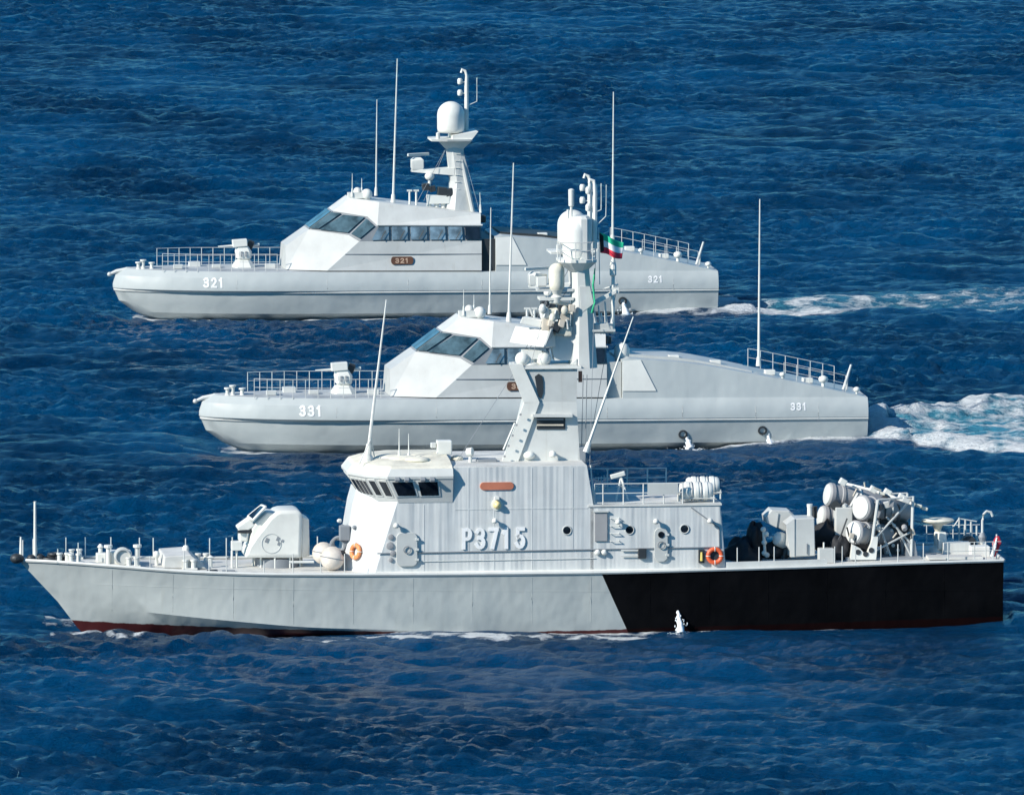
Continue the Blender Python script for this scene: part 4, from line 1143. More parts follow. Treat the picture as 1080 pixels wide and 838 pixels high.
MB().cbox(gx(636, 346), (.9, .5, .45)).build('aerial_tuner', 'grey', column, smooth=0, bev=.04)
# tower rear: cable post, leaning whip on the near side
whip(a(618, 476, -2.6), a(668, 334, -2.6), S, .075)
for k in (613, 617): MB().tube([a(k, 491, -1), a(k+2, 395, -1)], .022, 5).build('stay_wire', 'midgrey', S)
MB().cbox(a(613, 482, -.9), (.4, .5, 1.0)).build('cable_trunk', 'midgrey', tower, smooth=0, bev=.04)

for q0, q1 in ((gx(588, 272), a(560, 384, -1)), (gx(628, 272), a(622, 492, -2.5)), (gx(650, 307), a(618, 492, 1.5)), (gx(602, 300), a(480, 489, -1.2)), (gx(606, 272), a(545, 385, .8))): MB().tube([q0, q1], .013, 5).build('stay_wire', 'midgrey', column)
for k in range(5): MB().tube([a(640-3*k, 500+k, 2.2), a(640-3*k+.5, 533, 2.2)], .02, 5).build('aerial_wire', 'pale', S)

# ---- after upper deck: rails, tripod, screen
pts = [a(px, 534-.02*(px-625), -3.3) for px in (627, 636, 657.5, 678.5, 700, 720)]
railing([(p.x, p.y, zlow+.05) for p in pts], .98, S, 3, .032)
railing([(p.x, 3.3, zlow+.05) for p in pts], .98, S, 3, .032)
tp = MB(); top = a(655, 503, -1.2)
for dx, y in ((-7, -1.9), (7, -1.9), (1, -.4)):
    p = a(656+dx, 529, y); tp.tube([V((p.x, y, zlow)), top], .05, 6)
trip = tp.build('gun_tripod', 'white', S)
MB().cbox(top+V((-.15, 0, .1)), (.7, .25, .2), ry=R(-15)).build('gun_cradle', 'white', trip, smooth=0, bev=.03)
A, B = a(683, 521.5, -3.34), a(715, 509.5, -3.34)
MB().box(A.x, B.x, -3.37, -3.32, A.z, B.z).build('spray_screen', 'grey', S, smooth=0)
MB().cbox(a(695, 530.5, -1.8), (3.0, 2.4, .28)).build('deck_locker', 'pale', S, smooth=0, bev=.05)
MB().tube([(xaft0+.05, -3.1, zlow), (xaft0-.1, -3.1, ztop)], .03, 6).build('ladder_rail', 'white', S)

# ------------------------------------------------------------------ near ship: fore deck
def dk(px, py, y):
    p = a(px, py, y); return V((p.x, y, zdA(max(0, p.x))))
# stanchions: near and far edge, each post its own part, one guard wire per side
near = [(27, 588), (63, 590), (84, 591.5), (112, 594), (143, 597), (158, 599), (193, 602), (219, 603), (237, 604), (276, 604.5), (306, 605), (335, 605), (360, 605)]
for side in (-1, 1):
    tops = []
    for i, (px, py) in enumerate(near):
        x = a(px, py, -2)[0]
        if side == 1: x += .5
        y = side*max(.15, hbA(max(.3, x))-.12); z = zdA(max(0, x))
        hgt = .98 if i % 2 == 0 or side == 1 else .62
        MB().tube([(x, y, z), (x, y, z+hgt)], .026, 6).build('stanchion', 'pale', S)
        tops.append((x, y, z+.95))
for px in (100, 122, 137):
    pass
js = MB().tube([dk(37, 588, 0), dk(37, 588, 0)+V((0,0,2.75))], [.085, .055], 8).build('jack_staff', 'white', S)
MB().tube([dk(40, 588, .1), dk(37, 588, 0)+V((0,0,1.1))], .035, 6).build('staff_stay', 'pale', js)
MB().tube([dk(22, 588, 0)+V((0,0,0)), dk(22, 588, 0)+V((0,0,1.1))], [.09, .04], 8).build('bow_light_post', 'white', S)
m = MB()
for px, s in ((17, .3), (20, .24), (33, .22), (42, .25)): p = dk(px, 590, 0); m.ball(p+V((0, random.uniform(-.2, .2), .12)), s, 10, s*.8)
m.build('bow_fairlead', 'dark', S)
def rope(px, py, y, n=3):
    p = dk(px, py, y); m = MB()
    for k in range(n): m.torus(p+V((random.uniform(-.2, .2), random.uniform(-.15, .15), .08+.1*k)), .33-.05*k, .08, (0,0,1), 18, 6)
    return m.build('rope_coil', 'dark', S)
rope(56, 588, .2); rope(63, 588, -.3, 2); rope(72, 590, .6, 2)
for px, y in ((79, -1.0), (79.5, .9), (67, -.8), (140, -1.5), (200, -1.6), (213, 1.2)):
    p = dk(px, 594, y); m = MB()
    for d in (-.18, .18): m.lathe([(.11, 0), (.11, .36), (.15, .38), (.15, .46)], p+V((d, 0, 0)), 10)
    m.cbox(p+V((0,0,.04)), (.7, .3, .08)); m.build('bollard', 'white', S, smooth=40)
# anchor windlass
p = dk(127, 593, -.3)
wl = MB().cbox(p+V((0,0,.3)), (1.0, .9, .6)).build('windlass', 'white', S, smooth=0, bev=.06)
MB().lathe([(.40, -.25), (.40, -.2), (.22, -.17), (.22, .17), (.40, .2), (.40, .25)], p+V((.05, -.75, .42)), 18, (0,1,0)).build('drum', 'pale', wl)
MB().torus(p+V((.05, -1.06, .42)), .34, .045, (0,1,0), 22, 6).build('hand_wheel', 'grey', wl)
for dx in (-.6, .75): MB().lathe([(.1, 0), (.1, .75), (.2, .8), (.2, .92)], p+V((dx, -.5, 0)), 10).build('brake_post', 'white', wl)
MB().cbox(dk(107, 592, -.2)+V((0,0,.22)), (.5, .5, .44)).build('chain_stopper', 'white', S, smooth=0, bev=.05)
MB().lathe([(.1,0),(.1,.6),(.16,.66),(.05,.8)], dk(106, 592, .3), 10).build('deck_vent', 'white', S)
# breakwater: raised wedge
q = [dk(170, 597, -2.5), dk(228, 600, -2.2), dk(228, 600, 2.2), dk(170, 597, 2.5)]
bw = MB()
x0, x1, x2 = dk(168, 0, 0).x, dk(197, 0, 0).x, dk(214, 0, 0).x
za = zdA(x0)
bw.loft([[(x0, y, za), (x0+.05, y, za+.55), (x1, y, za+.62), (x2, y*1.0, za-.05)] for y in (-1.5, 0, 1.9)])
bw.build('hatch_coaming', 'decklight', S, smooth=0, bev=.05)
for px, y in ((165, -.6), (196, .5)):
    m = MB().lathe([(.08, 0), (.08, .36), (.14, .42), (.16, .58), (.10, .68), (.02, .7)], dk(px, 596, y)+V((0,0,.2 if px > 180 else 0)), 12); m.build('mushroom_vent', 'white', S, smooth=60)
m = MB().lathe([(.1, 0), (.1, .45), (.18, .5), (.02, .6)], dk(222, 602, -.8), 10).build('deck_vent', 'white', S)
MB().cbox(dk(224, 604, -2.6)+V((0,0,.06)), (.5, .2, .14)).build('fairlead', 'dark', S, smooth=0, bev=.04); MB().cbox(dk(241, 604, -2.2)+V((0,0,.04)), (.6, .3, .08)).build('deck_ring', 'midgrey', S, smooth=0, bev=.02)
# ---- gun turret
gy = 1.15
tz = zdA(a(288, 600, 0)[0])
TP = [(258, 588), (261, 578), (268, 567.5), (277.5, 555.5), (285, 545.5), (292, 540), (297, 538.6), (312, 538), (318, 540), (319.5, 547), (318, 588.5)]
tpz = a.xz(TP, -gy)
cx_ = sum(p[0] for p in tpz)/len(tpz)
rings = []
for y, k in ((-gy, .10), (-gy+.10, 0), (gy-.10, 0), (gy, .10)):
    cz = sum(p[1] for p in tpz)/len(tpz)
    rings.append([(x-(x-cx_)*k*.6, y, z-(z-cz)*k*.6) for x, z in tpz])
tm = MB().loft(rings)
turret = tm.build('gun_turret', 'white', S, smooth=40, bev=.14)
ap = a.xz([(318, 588), (319.5, 545), (326.5, 548), (327.5, 587)], -gy+.15)
MB().loft([[(x, -gy+.15+(.35 if i > 1 else 0), z) for i, (x, z) in enumerate(ap)], [(x, gy-.15-(.35 if i > 1 else 0), z) for i, (x, z) in enumerate(ap)]]).build('turret_back', 'white', turret, smooth=0, bev=.04)
gc = a(288, 590, 0); MB().lathe([(1.05, 0), (1.05, .42), (.95, .45)], (gc.x+.2, 0, tz), 24).build('turret_ring', 'midgrey', turret)
for k in range(10):
    an = R(36*k+8); MB().tube([(gc.x+.2+1.15*math.cos(an), 1.0*math.sin(an), tz), (gc.x+.2+1.15*math.cos(an), 1.0*math.sin(an), tz+.55)], .05, 6).build('turret_leg', 'white', turret)
MB().torus((a(284, 570, 0).x, -gy-.0, a(284, 570, 0).z), .45, .022, (0,1,0), 30, 6).build('hatch_rim', 'grey', turret)
for px, py, s in ((281.5, 569.5, .09), (293, 568, .08), (294, 573, .07), (298, 570, .05)):
    p = a(px, py, -gy); MB().cbox((p.x, -gy-.01, p.z), (s*1.6, .03, s*2.4), ry=R(25)).build('hatch_latch', 'midgrey', turret, smooth=0)
wz = [a(263, 547, -gy*.1), a(277, 535.5, -gy*.1), a(281, 537, -gy*.8), a(268, 551, -gy*.8)]
MB().quad([p + V((-.05, 0, .12)) for p in wz], th=.10).build('sight_window', 'glass', turret, smooth=0)
MB().loft([[(x+(.05 if abs(y_)>.5 else 0), y_, z) for x, z in a.xz([(263.5, 556), (270, 547), (279, 538.5), (291, 540), (290, 562), (264, 582), (260.5, 574)], -.3)] for y_ in (-.75, -.6, .75, .9)]).build('turret_front', 'white', turret, smooth=0, bev=.08)
fr = MB()
for i in range(4): fr.tube([wz[i]+V((-.05,0,.12)), wz[(i+1)%4]+V((-.05,0,.12))], .07, 6)
fr.build('window_frame', 'white', turret)
MB().cbox(a(258.5, 554, -.3), (.75, .9, .45), ry=R(-35)).cbox(a(256, 562, -.3), (.4, .8, .7)).build('gun_mantlet', 'white', turret, smooth=0, bev=.06)
MB().tube([a(265, 560, -.65), a(251, 560.5, -.85)], [.10, .07], 10).build('gun_barrel', 'dark', turret)
m = MB().cbox(a(249.5, 575, -.8), (.5, .5, .42)); lk = m.build('ready_locker', 'white', S, smooth=0, bev=.03)
for px in (244.5, 249.5): MB().tube([a(px, 580, -.8), dk(px, 596, -.8)], .05, 6).build('leg', 'white', lk)
MB().tube([a(245, 566, -.9), dk(245, 596, -.9)], .03, 6).build('stanchion', 'pale', S)
MB().tube([dk(305, 600, -2.2)+V((0,0,.45)), dk(331, 600, -2.2)+V((0,0,.45))], .06, 6).build('guard_bar', 'white', S)

# ------------------------------------------------------------------ near ship: after deck
# low bulwark strip with capping
xs0, xs1 = a(766, 600, -3.9)[0], a(872, 597, -3.8)[0]
bl = MB(); pts = []
for k in range(9):
    x = xs0 + (xs1-xs0)*k/8; y = -hbA(x)+.06; z = zdA(x)
    pts.append([(x, y, z), (x, y+.02, z+.34), (x, y+.14, z+.34), (x, y+.14, z)])
bl.loft(pts); bl.build('bulwark', 'pale', S, smooth=0)
for px in (777, 800, 816, 880, 888, 902, 929, 947, 974, 1000, 1028, 1040, 1048):
    for sd_ in (-1, 1):
        x = a(px, 596, -3.7)[0]; y = sd_*(hbA(min(x, LA))-.15); z = zdA(min(x, LA))
        MB().tube([(x, y, z), (x, y, z+(.92 if px > 820 else 1.0))], .026, 6).build('stanchion', 'pale', S)
pts = [a(px, 593, 0) for px in (985, 1000, 1014, 1028, 1040, 1048)]
for sd_ in (-1, 1):
    m = MB()
    for z_ in (.9, .5): m.tube([(min(p.x, LA-.1), sd_*(hbA(min(p.x, LA))-.15), zdA(min(p.x, LA))+z_) for p in pts], .018, 5)
    m.build('guard_wire', 'pale', S)
# taller posts of the stern frame and hooked davit
for px, h in ((1011.5, 1.5), (1018, 1.4), (1024, 1.3), (1030, 1.1)):
    p = dk(px, 590, 1.4); MB().tube([p, p+V((0,0,h))], .045, 6).build('stern_post', 'pale', S)
p0 = dk(1011.5, 590, 1.4); MB().tube([p0+V((0,0,1.45)), p0+V((-.55, 0, .65))], .035, 6).build('post_stay', 'pale', S)
MB().tube([p0+V((0,0,1.45)), dk(1030, 590, 1.4)+V((0,0,1.3))], .03, 6).build('post_rail', 'pale', S)
dv = dk(1036, 590, .3); pt_ = [dv, dv+V((0,0,1.5)), dv+V((.05,0,1.75)), dv+V((.2,0,1.9)), dv+V((.4,0,1.85)), dv+V((.48,0,1.65))]
MB().tube(pt_, .06, 8).build('stern_davit', 'pale', S)
MB().lathe([(.16, 0), (.2, .2), (.1, .4)], dv+V((0,0,.5)), 10).build('winch_drum', 'midgrey', S)
# towing gear, boxes
for px, y, s, mt in ((1008, -.2, (1.3, .8, .55), 'pale'), (1033, -1.6, (.9, .8, .5), 'white'), (1001, .8, (.5, .5, .5), 'grey'), (1044, -1.2, (.6, .5, .35), 'pale')):
    p = dk(px, 590, y); MB().cbox(p+V((0,0,s[2]/2)), s).build('deck_locker', mt, S, smooth=0, bev=.04)
MB().loft([[(LA-3.4, -2.9, zdA(LA-3.4)+.04), (LA-.9, -3.2, zdA(LA)+.04), (LA-.9, -2.2, zdA(LA)+.04), (LA-3.4, -1.9, zdA(LA-3.4)+.04)], [(LA-3.4, -2.9, zdA(LA-3.4)+.16), (LA-.9, -3.2, zdA(LA)+.16), (LA-.9, -2.2, zdA(LA)+.16), (LA-3.4, -1.9, zdA(LA-3.4)+.16)]]).build('stern_step', 'decklight', S, smooth=0)
p = dk(1021, 588, .6)
MB().lathe([(.35, -.3), (.35, .3)], p+V((0,0,.4)), 16, (0,1,0)).build('mooring_reel', 'dark', S)
# disc on a post
p = dk(990, 587, .3); pd = MB().lathe([(.55, 0), (.42, .22), (.22, .35), (.26, .9), (.2, 1.0)], p, 16).build('capstan_post', 'white', S)
zz = a(988, 549, .3).z
MB().lathe([(.1, p.z+.95-zz), (.25, -.2), (.60, -.08), (.76, -.02), (.78, .04), (.70, .10), (.02, .15)], (p.x-.05, .3, zz), 28).build('disc_cover', 'cream', pd, smooth=60)
MB().cbox(p+V((.1, -.4, .6)), (.4, .3, .8)).build('capstan_motor', 'white', pd, smooth=0, bev=.05)
# ---- missile launcher: four round canisters on a braced frame
lz = zdA(a(920, 596, -2)[0])
launcher = MB().box(a(886, 590, 0)[0], a(966, 590, 0)[0], -2.2, 1.8, lz-.02, lz+.14).build('missile_launcher', 'midgrey', S, smooth=0, bev=.03)
for px, y, top_ in ((917, -2.1, 527), (961, -1.6, 523), (889, 1.4, 525), (955, 1.6, 520)):
    p = a(px, 588, y); q = a(px+ (9 if px == 917 else 2), top_, y); MB().tube([V((p.x, y, lz)), q], .075, 6).build('frame_leg', 'pale', launcher)
def strut(p, q, r=.05, mat='grey'): MB().tube([p, q], r, 6).build('brace', mat, launcher)
strut(a(926, 527, -2.1), a(963, 524, -1.6)); strut(a(919, 572, -2.1), a(948, 540, -1.7)); strut(a(935, 545, -1.7), a(960, 572, -1.6)); strut(a(930, 560, -1.5), a(958, 530, -1.5))
strut(a(890, 522, 1.4), a(957, 520, 1.6)); strut(a(884, 557, .2), a(905, 520, .2), .08); strut(a(917, 556, -2.1), a(890, 552, 1.2)); strut(a(922, 581, -2.1), a(962, 560, -1.6), .05)
strut(a(940, 588, -1.6), a(925, 548, -1.6), .06); strut(a(946, 556, -1.6), a(962, 588, -1.6), .06)
def canister(px, py, y, az, el, L_, r):
    """end cap centred at the pixel, pointing along az (0 = towards the bow, + = towards the near side)"""
    d = V((-math.cos(R(az))*math.cos(R(el)), -math.sin(R(az))*math.cos(R(el)), math.sin(R(el))))
    c = a(px, py, y)
    t_ = MB().lathe([(r*.98, -L_), (r, -L_+.03), (r, -.75), (r*1.08, -.72), (r*1.08, -.6), (r, -.57), (r, -.25), (r*1.12, -.22), (r*1.12, -.05), (r*1.05, 0), (.02, .0)], c, 28, d)
    o = t_.build('canister', 'ventgrey', launcher, smooth=30)
    MB().lathe([(r*.98, .0), (r*.96, .05), (r*.5, .09), (.02, .1)], c, 28, d).build('end_cap', 'pale', o, smooth=40)
    MB().torus(c - d*(L_*.55), r*1.02, .05, d, 26, 6).build('clamp_band', 'pale', o)
canister(908, 535, -1.5, 38, 7, 2.9, .53); canister(900.5, 561, -1.9, 38, 7, 2.2, .50)
canister(873, 521, 1.0, 12, 10, 2.7, .50); canister(866, 544.5, .8, 12, 10, 2.6, .48)
rnd_ = random.Random(12)
for k in range(9):
    px, py, y = rnd_.uniform(880, 962), rnd_.uniform(515, 560), rnd_.uniform(-2.2, .4)
    p = a(px, py, y); q = a(px+rnd_.uniform(-14, 14), py+rnd_.uniform(8, 26), y+rnd_.uniform(-.3, .3))
    MB().tube([p, (p+q)/2+V((rnd_.uniform(-.3, .3), 0, -.2)), q], .04, 6).build('cable', 'dark', launcher)
for k in range(12):
    px, py, y = rnd_.uniform(884, 964), rnd_.uniform(516, 586), rnd_.uniform(-2.25, -.6)
    MB().cbox(a(px, py, y), (rnd_.uniform(.15, .4), .2, rnd_.uniform(.15, .4)), ry=rnd_.uniform(-.5, .5)).build('fitting', rnd_.choice(['tan', 'ventgrey', 'dark', 'pale']), launcher, smooth=0, bev=.03)
for px, py in ((882, 532), (887, 558), (926, 570), (934, 527), (945, 535)): MB().lathe([(.22, -.25), (.24, -.2), (.24, .2), (.22, .25)], a(px, py, -.4), 14, (.3, 1, .1)).build('cable_drum', 'dark', launcher)
for px, py, y, L_, r_ in ((925, 543, .6, 1.5, .42), (932, 565, .4, 1.3, .40), (905, 548, .9, 1.2, .45)):
    MB().lathe([(r_*.9, -L_/2), (r_, -L_/2+.06), (r_, -.1), (r_*1.08, -.06), (r_*1.08, .06), (r_, .1), (r_, L_/2-.06), (r_*.9, L_/2)], a(px, py, y), 22, (-.85, -.45, .12)).build('canister_housing', 'ventgrey', launcher, smooth=40)
for px, py in ((930, 520), (940, 523), (948, 526), (955, 529), (962, 531), (969, 533), (975, 536)): MB().cbox(a(px, py, -.5+.02*(px-930)), (.3, .25, .14), ry=R(15)).build('rail_fitting', 'cream', launcher, smooth=0, bev=.03)
for px, py0, py1 in ((896, 570, 588), (933, 572, 589), (951, 566, 589), (884, 566, 588)): MB().tube([a(px, py0, -.9), a(px+2, py1, -.9)], .09, 8).build('hydraulic_ram', 'ventgrey', launcher)
for px, py, y, sx, sz in ((893, 536, 1.9, 1.6, 1.7), (915, 548, 1.4, 1.8, 1.6), (948, 566, .2, 1.1, 1.2), (884, 574, .6, 1.0, 1.0)):
    MB().cbox(a(px, py, y), (sx, .5, sz), ry=.12).build('equipment_rack', 'dark', launcher, smooth=0, bev=.06)
for k in range(16):
    px, py, y = rnd_.uniform(884, 962), rnd_.uniform(512, 582), rnd_.uniform(-2.2, .2)
    if k % 2: MB().tube([a(px, py, y), a(px+rnd_.uniform(-9, 9), py+rnd_.uniform(-9, 9), y)], .045, 6).build('pipe', rnd_.choice(['ventgrey', 'grey', 'tan']), launcher)
    else: MB().lathe([(.10, -.14), (.13, -.1), (.13, .1), (.10, .14)], a(px, py, y), 10, (rnd_.uniform(-1, 1), 1, rnd_.uniform(-1, 1))).build('fitting', rnd_.choice(['ventgrey', 'grey', 'dark']), launcher)
# top rails of the launcher
m = MB().tube([a(888, 509, .8), a(921, 517, .0), a(962, 531, -.9)], .07, 8); m.build('launcher_rail', 'white', launcher)
for px, py in ((889, 508), (921, 516), (936, 519), (951, 524)): MB().cbox(a(px, py, 0), (.35, .3, .3), ry=R(30)).build('rail_fitting', 'white', launcher, smooth=0, bev=.04)
A = V((a(893, 588, -2.3).x, -2.3, lz))
bs = MB().prism(a.xz([(897, 590), (899, 574), (907, 578), (914, 586), (921, 566), (926, 566), (924, 590)], -2.3), -2.3, -1.9).build('launcher_foot', 'white', launcher, smooth=0)
for px, py in ((905, 582), (913, 584), (919, 580)): MB().lathe([(.13, 0), (.13, .02)], a(px, py, -2.31), 10, (0,-1,0)).build('lightening_hole', 'dark', bs)
MB().prism(a.xz([(955, 588), (957, 570), (965, 570), (968, 588)], -1.6), -1.6, -1.1).build('launcher_foot', 'midgrey', launcher, smooth=0)
MB().cbox(a(905, 575, .3), (1.2, 2.0, 1.5)).build('launcher_base', 'wood', launcher, smooth=0, bev=.1)
m = MB().loft([[a(928, 590, y), a(928, 548, y), a(958, 550, y), a(960, 590, y)] for y in (-.9, 1.2)]); m.build('blast_screen', 'dark', launcher, smooth=0)
for px, py in ((938, 551), (943, 554), (940, 559), (936, 582), (947, 580), (942, 575)): MB().ball(a(px, py, -1.0), .09, 8).build('cable_socket', 'white', launcher)
MB().cbox(a(889, 553, -.3), (.8, .9, 1.7)).build('power_cabinet', 'pale', launcher, smooth=0, bev=.04)
# gun box with chamfered corner, tilted hood, post, locker
P5 = a.xz([(834, 587.5), (834, 582), (831, 577), (833, 560), (829, 553), (838, 546.5), (859, 546), (860, 586)], -1.9)
gb = MB().prism(P5, -1.9, -.5, chamfer=.05).build('ammunition_house', 'grey', S, smooth=0)
MB().prism(a.xz([(829, 553), (838, 546.5), (838, 587), (834, 587)], -1.93), -1.94, -1.9).build('corner_plate', 'pale', gb, smooth=0)
MB().tube([a(851, 573, -1.95), a(851, 584, -1.95)], .03, 6).build('handle', 'midgrey', gb)
hd = [(807, 545), (814, 537.5), (833, 538.5), (839, 544), (829, 561), (808, 551)]
hood = MB().prism(a.xz(hd, -.2), -.2, 1.2, chamfer=.08).build('gun_hood', 'grey', S, smooth=0)
MB().prism(a.xz([(808, 545.5), (814.5, 538), (821, 541), (819, 556), (809, 551)], -.24), -.26, -.2).build('hood_panel', 'pale', hood, smooth=0)
MB().lathe([(.34, -.9), (.36, -.1), (.30, .1), (.12, .2), (.02, .22)], a(821, 568, -.6), 18, (-.8,-.5,.35)).build('gun_breech_cover', 'white', hood)
MB().tube([a(838, 560, -.5), a(826, 588, -.5)], .2, 10).build('hood_stand', 'dark', hood)
m = MB()
for px, py in ((805, 558), (808, 563), (806, 572), (806, 583), (809, 585)): m.ball(a(px, py, -.8), .13, 8)
m.tube([a(805, 557, -.8), a(807, 585, -.8)], .07, 6); m.build('hose_reel', 'white', S)
MB().lathe([(.12, 0), (.12, .55), (.14, .56), (.14, .7)], a(854, 547, -.8), 10).build('exhaust_pipe', 'white', S)
MB().lathe([(.13, 0), (.13, .55)], a(859, 546, -.4), 10).build('exhaust_pipe', 'dark', S)
p = dk(871, 595, -2.3); MB().cbox(p+V((0,0,.34)), (.72, .6, .68)).build('deck_locker', 'grey', S, smooth=0, bev=.04)
MB().tube([p+V((-.1,0,.65)), p+V((-.1,0,.95))], .04, 6).build('locker_aerial', 'white', S)
# dark lumps in an unclear dark area beside the deckhouse, and by the launcher
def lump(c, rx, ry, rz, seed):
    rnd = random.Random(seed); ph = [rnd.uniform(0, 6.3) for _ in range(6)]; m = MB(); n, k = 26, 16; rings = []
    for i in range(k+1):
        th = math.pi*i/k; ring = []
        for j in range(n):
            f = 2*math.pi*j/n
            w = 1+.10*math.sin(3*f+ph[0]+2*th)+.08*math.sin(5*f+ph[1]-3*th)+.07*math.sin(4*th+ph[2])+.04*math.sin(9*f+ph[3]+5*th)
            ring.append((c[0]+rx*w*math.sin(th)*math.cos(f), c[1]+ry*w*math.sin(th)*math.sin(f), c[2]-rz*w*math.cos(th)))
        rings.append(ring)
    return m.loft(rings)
lump(a(783, 586, .2), .85, 1.5, .75, 3).build('dark_lump', 'wood', S, smooth=60)
lump(a(796, 572, .5), .42, .9, .95, 5).build('dark_lump', 'wood', S, smooth=60)
lump(a(817, 582, .1), .8, .8, .5, 9).build('dark_lump', 'wood', S, smooth=60)
lump(a(886, 580, -1.2), .55, .6, .62, 6).build('dark_lump', 'wood', S, smooth=60)
lump(a(872, 566, .3), .7, .7, .75, 8).build('dark_lump', 'wood', S, smooth=60)

# ------------------------------------------------------------------ loose things carried on the ships
def loose(frame, mb, name, mat, org, label, cat, group=None, **k):
    o = mb.build(name, mat, None, org=org, **k)
    o.location = frame.world(org); o.rotation_euler = (0, 0, frame.th)
    return tag(o, label, cat, group)
def loose_child(mb, name, mat, par, org, **k):
    return mb.build(name, mat, par, org=org, **k)
# life raft canisters, lying across the after end of the upper deck
for i, (px, y, lab) in enumerate(((734, -2.7, 'white ribbed life raft canister nearest the viewer beside the upper deck rails'),
                                  (741, -1.3, 'life raft canister half hidden behind the front white canister on the upper deck'))):
    c = V(a(px, 517.5 if i == 0 else 512, y)); L_ = .78
    ax = (1, 0, 0); r = .42
    pr = [(.05, -L_), (r*.8, -L_+.02), (r*.98, -L_+.12)]
    for k in (-.42, 0, .42): pr += [(r*.97, k-.12), (r*1.06, k-.08), (r*1.06, k+.08), (r*.97, k+.12)]
    pr += [(r*.98, L_-.12), (r*.8, L_-.02), (.05, L_)]
    lr = loose(FA, MB().lathe(pr, c, 24, ax), 'life_raft', 'white', c, lab, 'life raft', 'life raft canisters on the upper deck', smooth=40)
    for k in (-.21, .21): loose_child(MB().torus(c+V((k, 0, 0)), r*1.0, .03, ax, 24, 6), 'strap', 'midgrey', lr, c)
    rk = MB().tube([(c.x-.8, c.y-.3, zlow+.07), (c.x-.8, c.y-.3, c.z-.15)], .04, 6).tube([(c.x+.8, c.y-.3, zlow+.07), (c.x+.8, c.y-.3, c.z-.15)], .04, 6)
    rk.tube([(c.x-.85, c.y-.3, c.z-.30), (c.x+.85, c.y-.3, c.z-.30)], .05, 6); rk.tube([(c.x-.8, c.y+.35, zlow+.07), (c.x-.8, c.y+.35, c.z-.1)], .04, 6)
    rk.build('raft_rack', 'pale', S)
# life buoys
def buoy(c, n, RR, r, mat, label):
    o = loose(FA, MB().torus(c, RR, r, n, 32, 10), 'life_buoy', mat, c, label, 'lifebuoy', 'orange lifebuoys on the near ship')
    n_ = V(n).normalized(); u = n_.orthogonal().normalized(); w = n_.cross(u)
    for k in range(4):
        an = math.pi/4 + k*math.pi/2; d = u*math.cos(an)+w*math.sin(an)
        loose_child(MB().torus(c+d*RR, r*1.06, .02, w*math.cos(an)-u*math.sin(an), 14, 6), 'band', 'white', o, c)
c = a(753.5, 585.5, YW); buoy(V((c.x, YW-.14, c.z)), (0, -1, 0), .31, .10, 'orange', 'bright orange-red lifebuoy on the side wall beside the black signal box')
MB().cbox((c.x, YW-.06, c.z), (.5, .08, .45)).build('buoy_holder', 'dark', S, smooth=0)
c = fp(377, 581.5); buoy(c+nrm*.12, nrm, .29, .10, 'faded', 'faded pale orange lifebuoy on the white front plate below the bridge')
# round fenders in front of the bridge
for px, py, y, r, lab in ((350.5, 588.5, -1.9, .56, 'cream ball fender nearest the viewer on deck before the white front plate'), (341, 583, -.9, .52, 'dusty ball fender half hidden behind another, next to the gun turret')):
    c = V(a(px, py, y)); c.z = max(c.z, zdA(c.x)+r*.95)
    f = loose(FA, MB().ball(c, r, 20), 'ball_fender', 'ball', c, lab, 'fender', 'ball fenders on the fore deck', smooth=60)
    loose_child(MB().lathe([(r*.3, r*.92), (r*.22, r*1.15), (.05, r*1.2)], c, 12, (.8, -.2, .4)), 'eye', 'wood', f, c)
    loose_child(MB().torus(c, r*1.0, .025, (.2, .1, 1), 28, 6), 'net_rope', 'midgrey', f, c)
c = V(a(356, 575, -1.3)); hs = MB()
for k in range(3): hs.torus(c+V((.05*k, 0, .05*k)), .32, .07, (.3, 1, .15*k), 20, 6)
loose(FA, hs, 'hose_coil', 'midgrey', c, 'dark coiled hose hanging above the ball fenders before the bridge', 'hose')

# ---- flags
def flag_material(name, fn):
    m, nt, p = nmat(name)
    at = N(nt, 'ShaderNodeAttribute', attribute_name='flag_uv'); sp = N(nt, 'ShaderNodeSeparateXYZ'); nt.links.new(at.outputs['Vector'], sp.inputs[0])
    nt.links.new(fn(nt, sp.outputs[0], sp.outputs[1]), p.inputs['Base Color']); p.inputs['Roughness'].default_value = .8
    return m
def kuwait(nt, u, v):
    g = math_n(nt, 'GREATER_THAN', v, .667); r_ = math_n(nt, 'LESS_THAN', v, .333)
    c = mix_n(nt, g, (.85, .85, .85), (.01, .42, .23)); c = mix_n(nt, r_, c, (.68, .03, .06))
    dv = math_n(nt, 'ABSOLUTE', math_n(nt, 'SUBTRACT', v, .5))
    lim = math_n(nt, 'MULTIPLY', math_n(nt, 'SUBTRACT', .667, dv), 1.0)
    lim = math_n(nt, 'MINIMUM', math_n(nt, 'MULTIPLY', math_n(nt, 'SUBTRACT', .5, dv), 1.5), .17)
    k = math_n(nt, 'LESS_THAN', u, lim)
    return mix_n(nt, k, c, (.01, .01, .012))
M['kuwait'] = flag_material('four_colour_flag_cloth', kuwait)
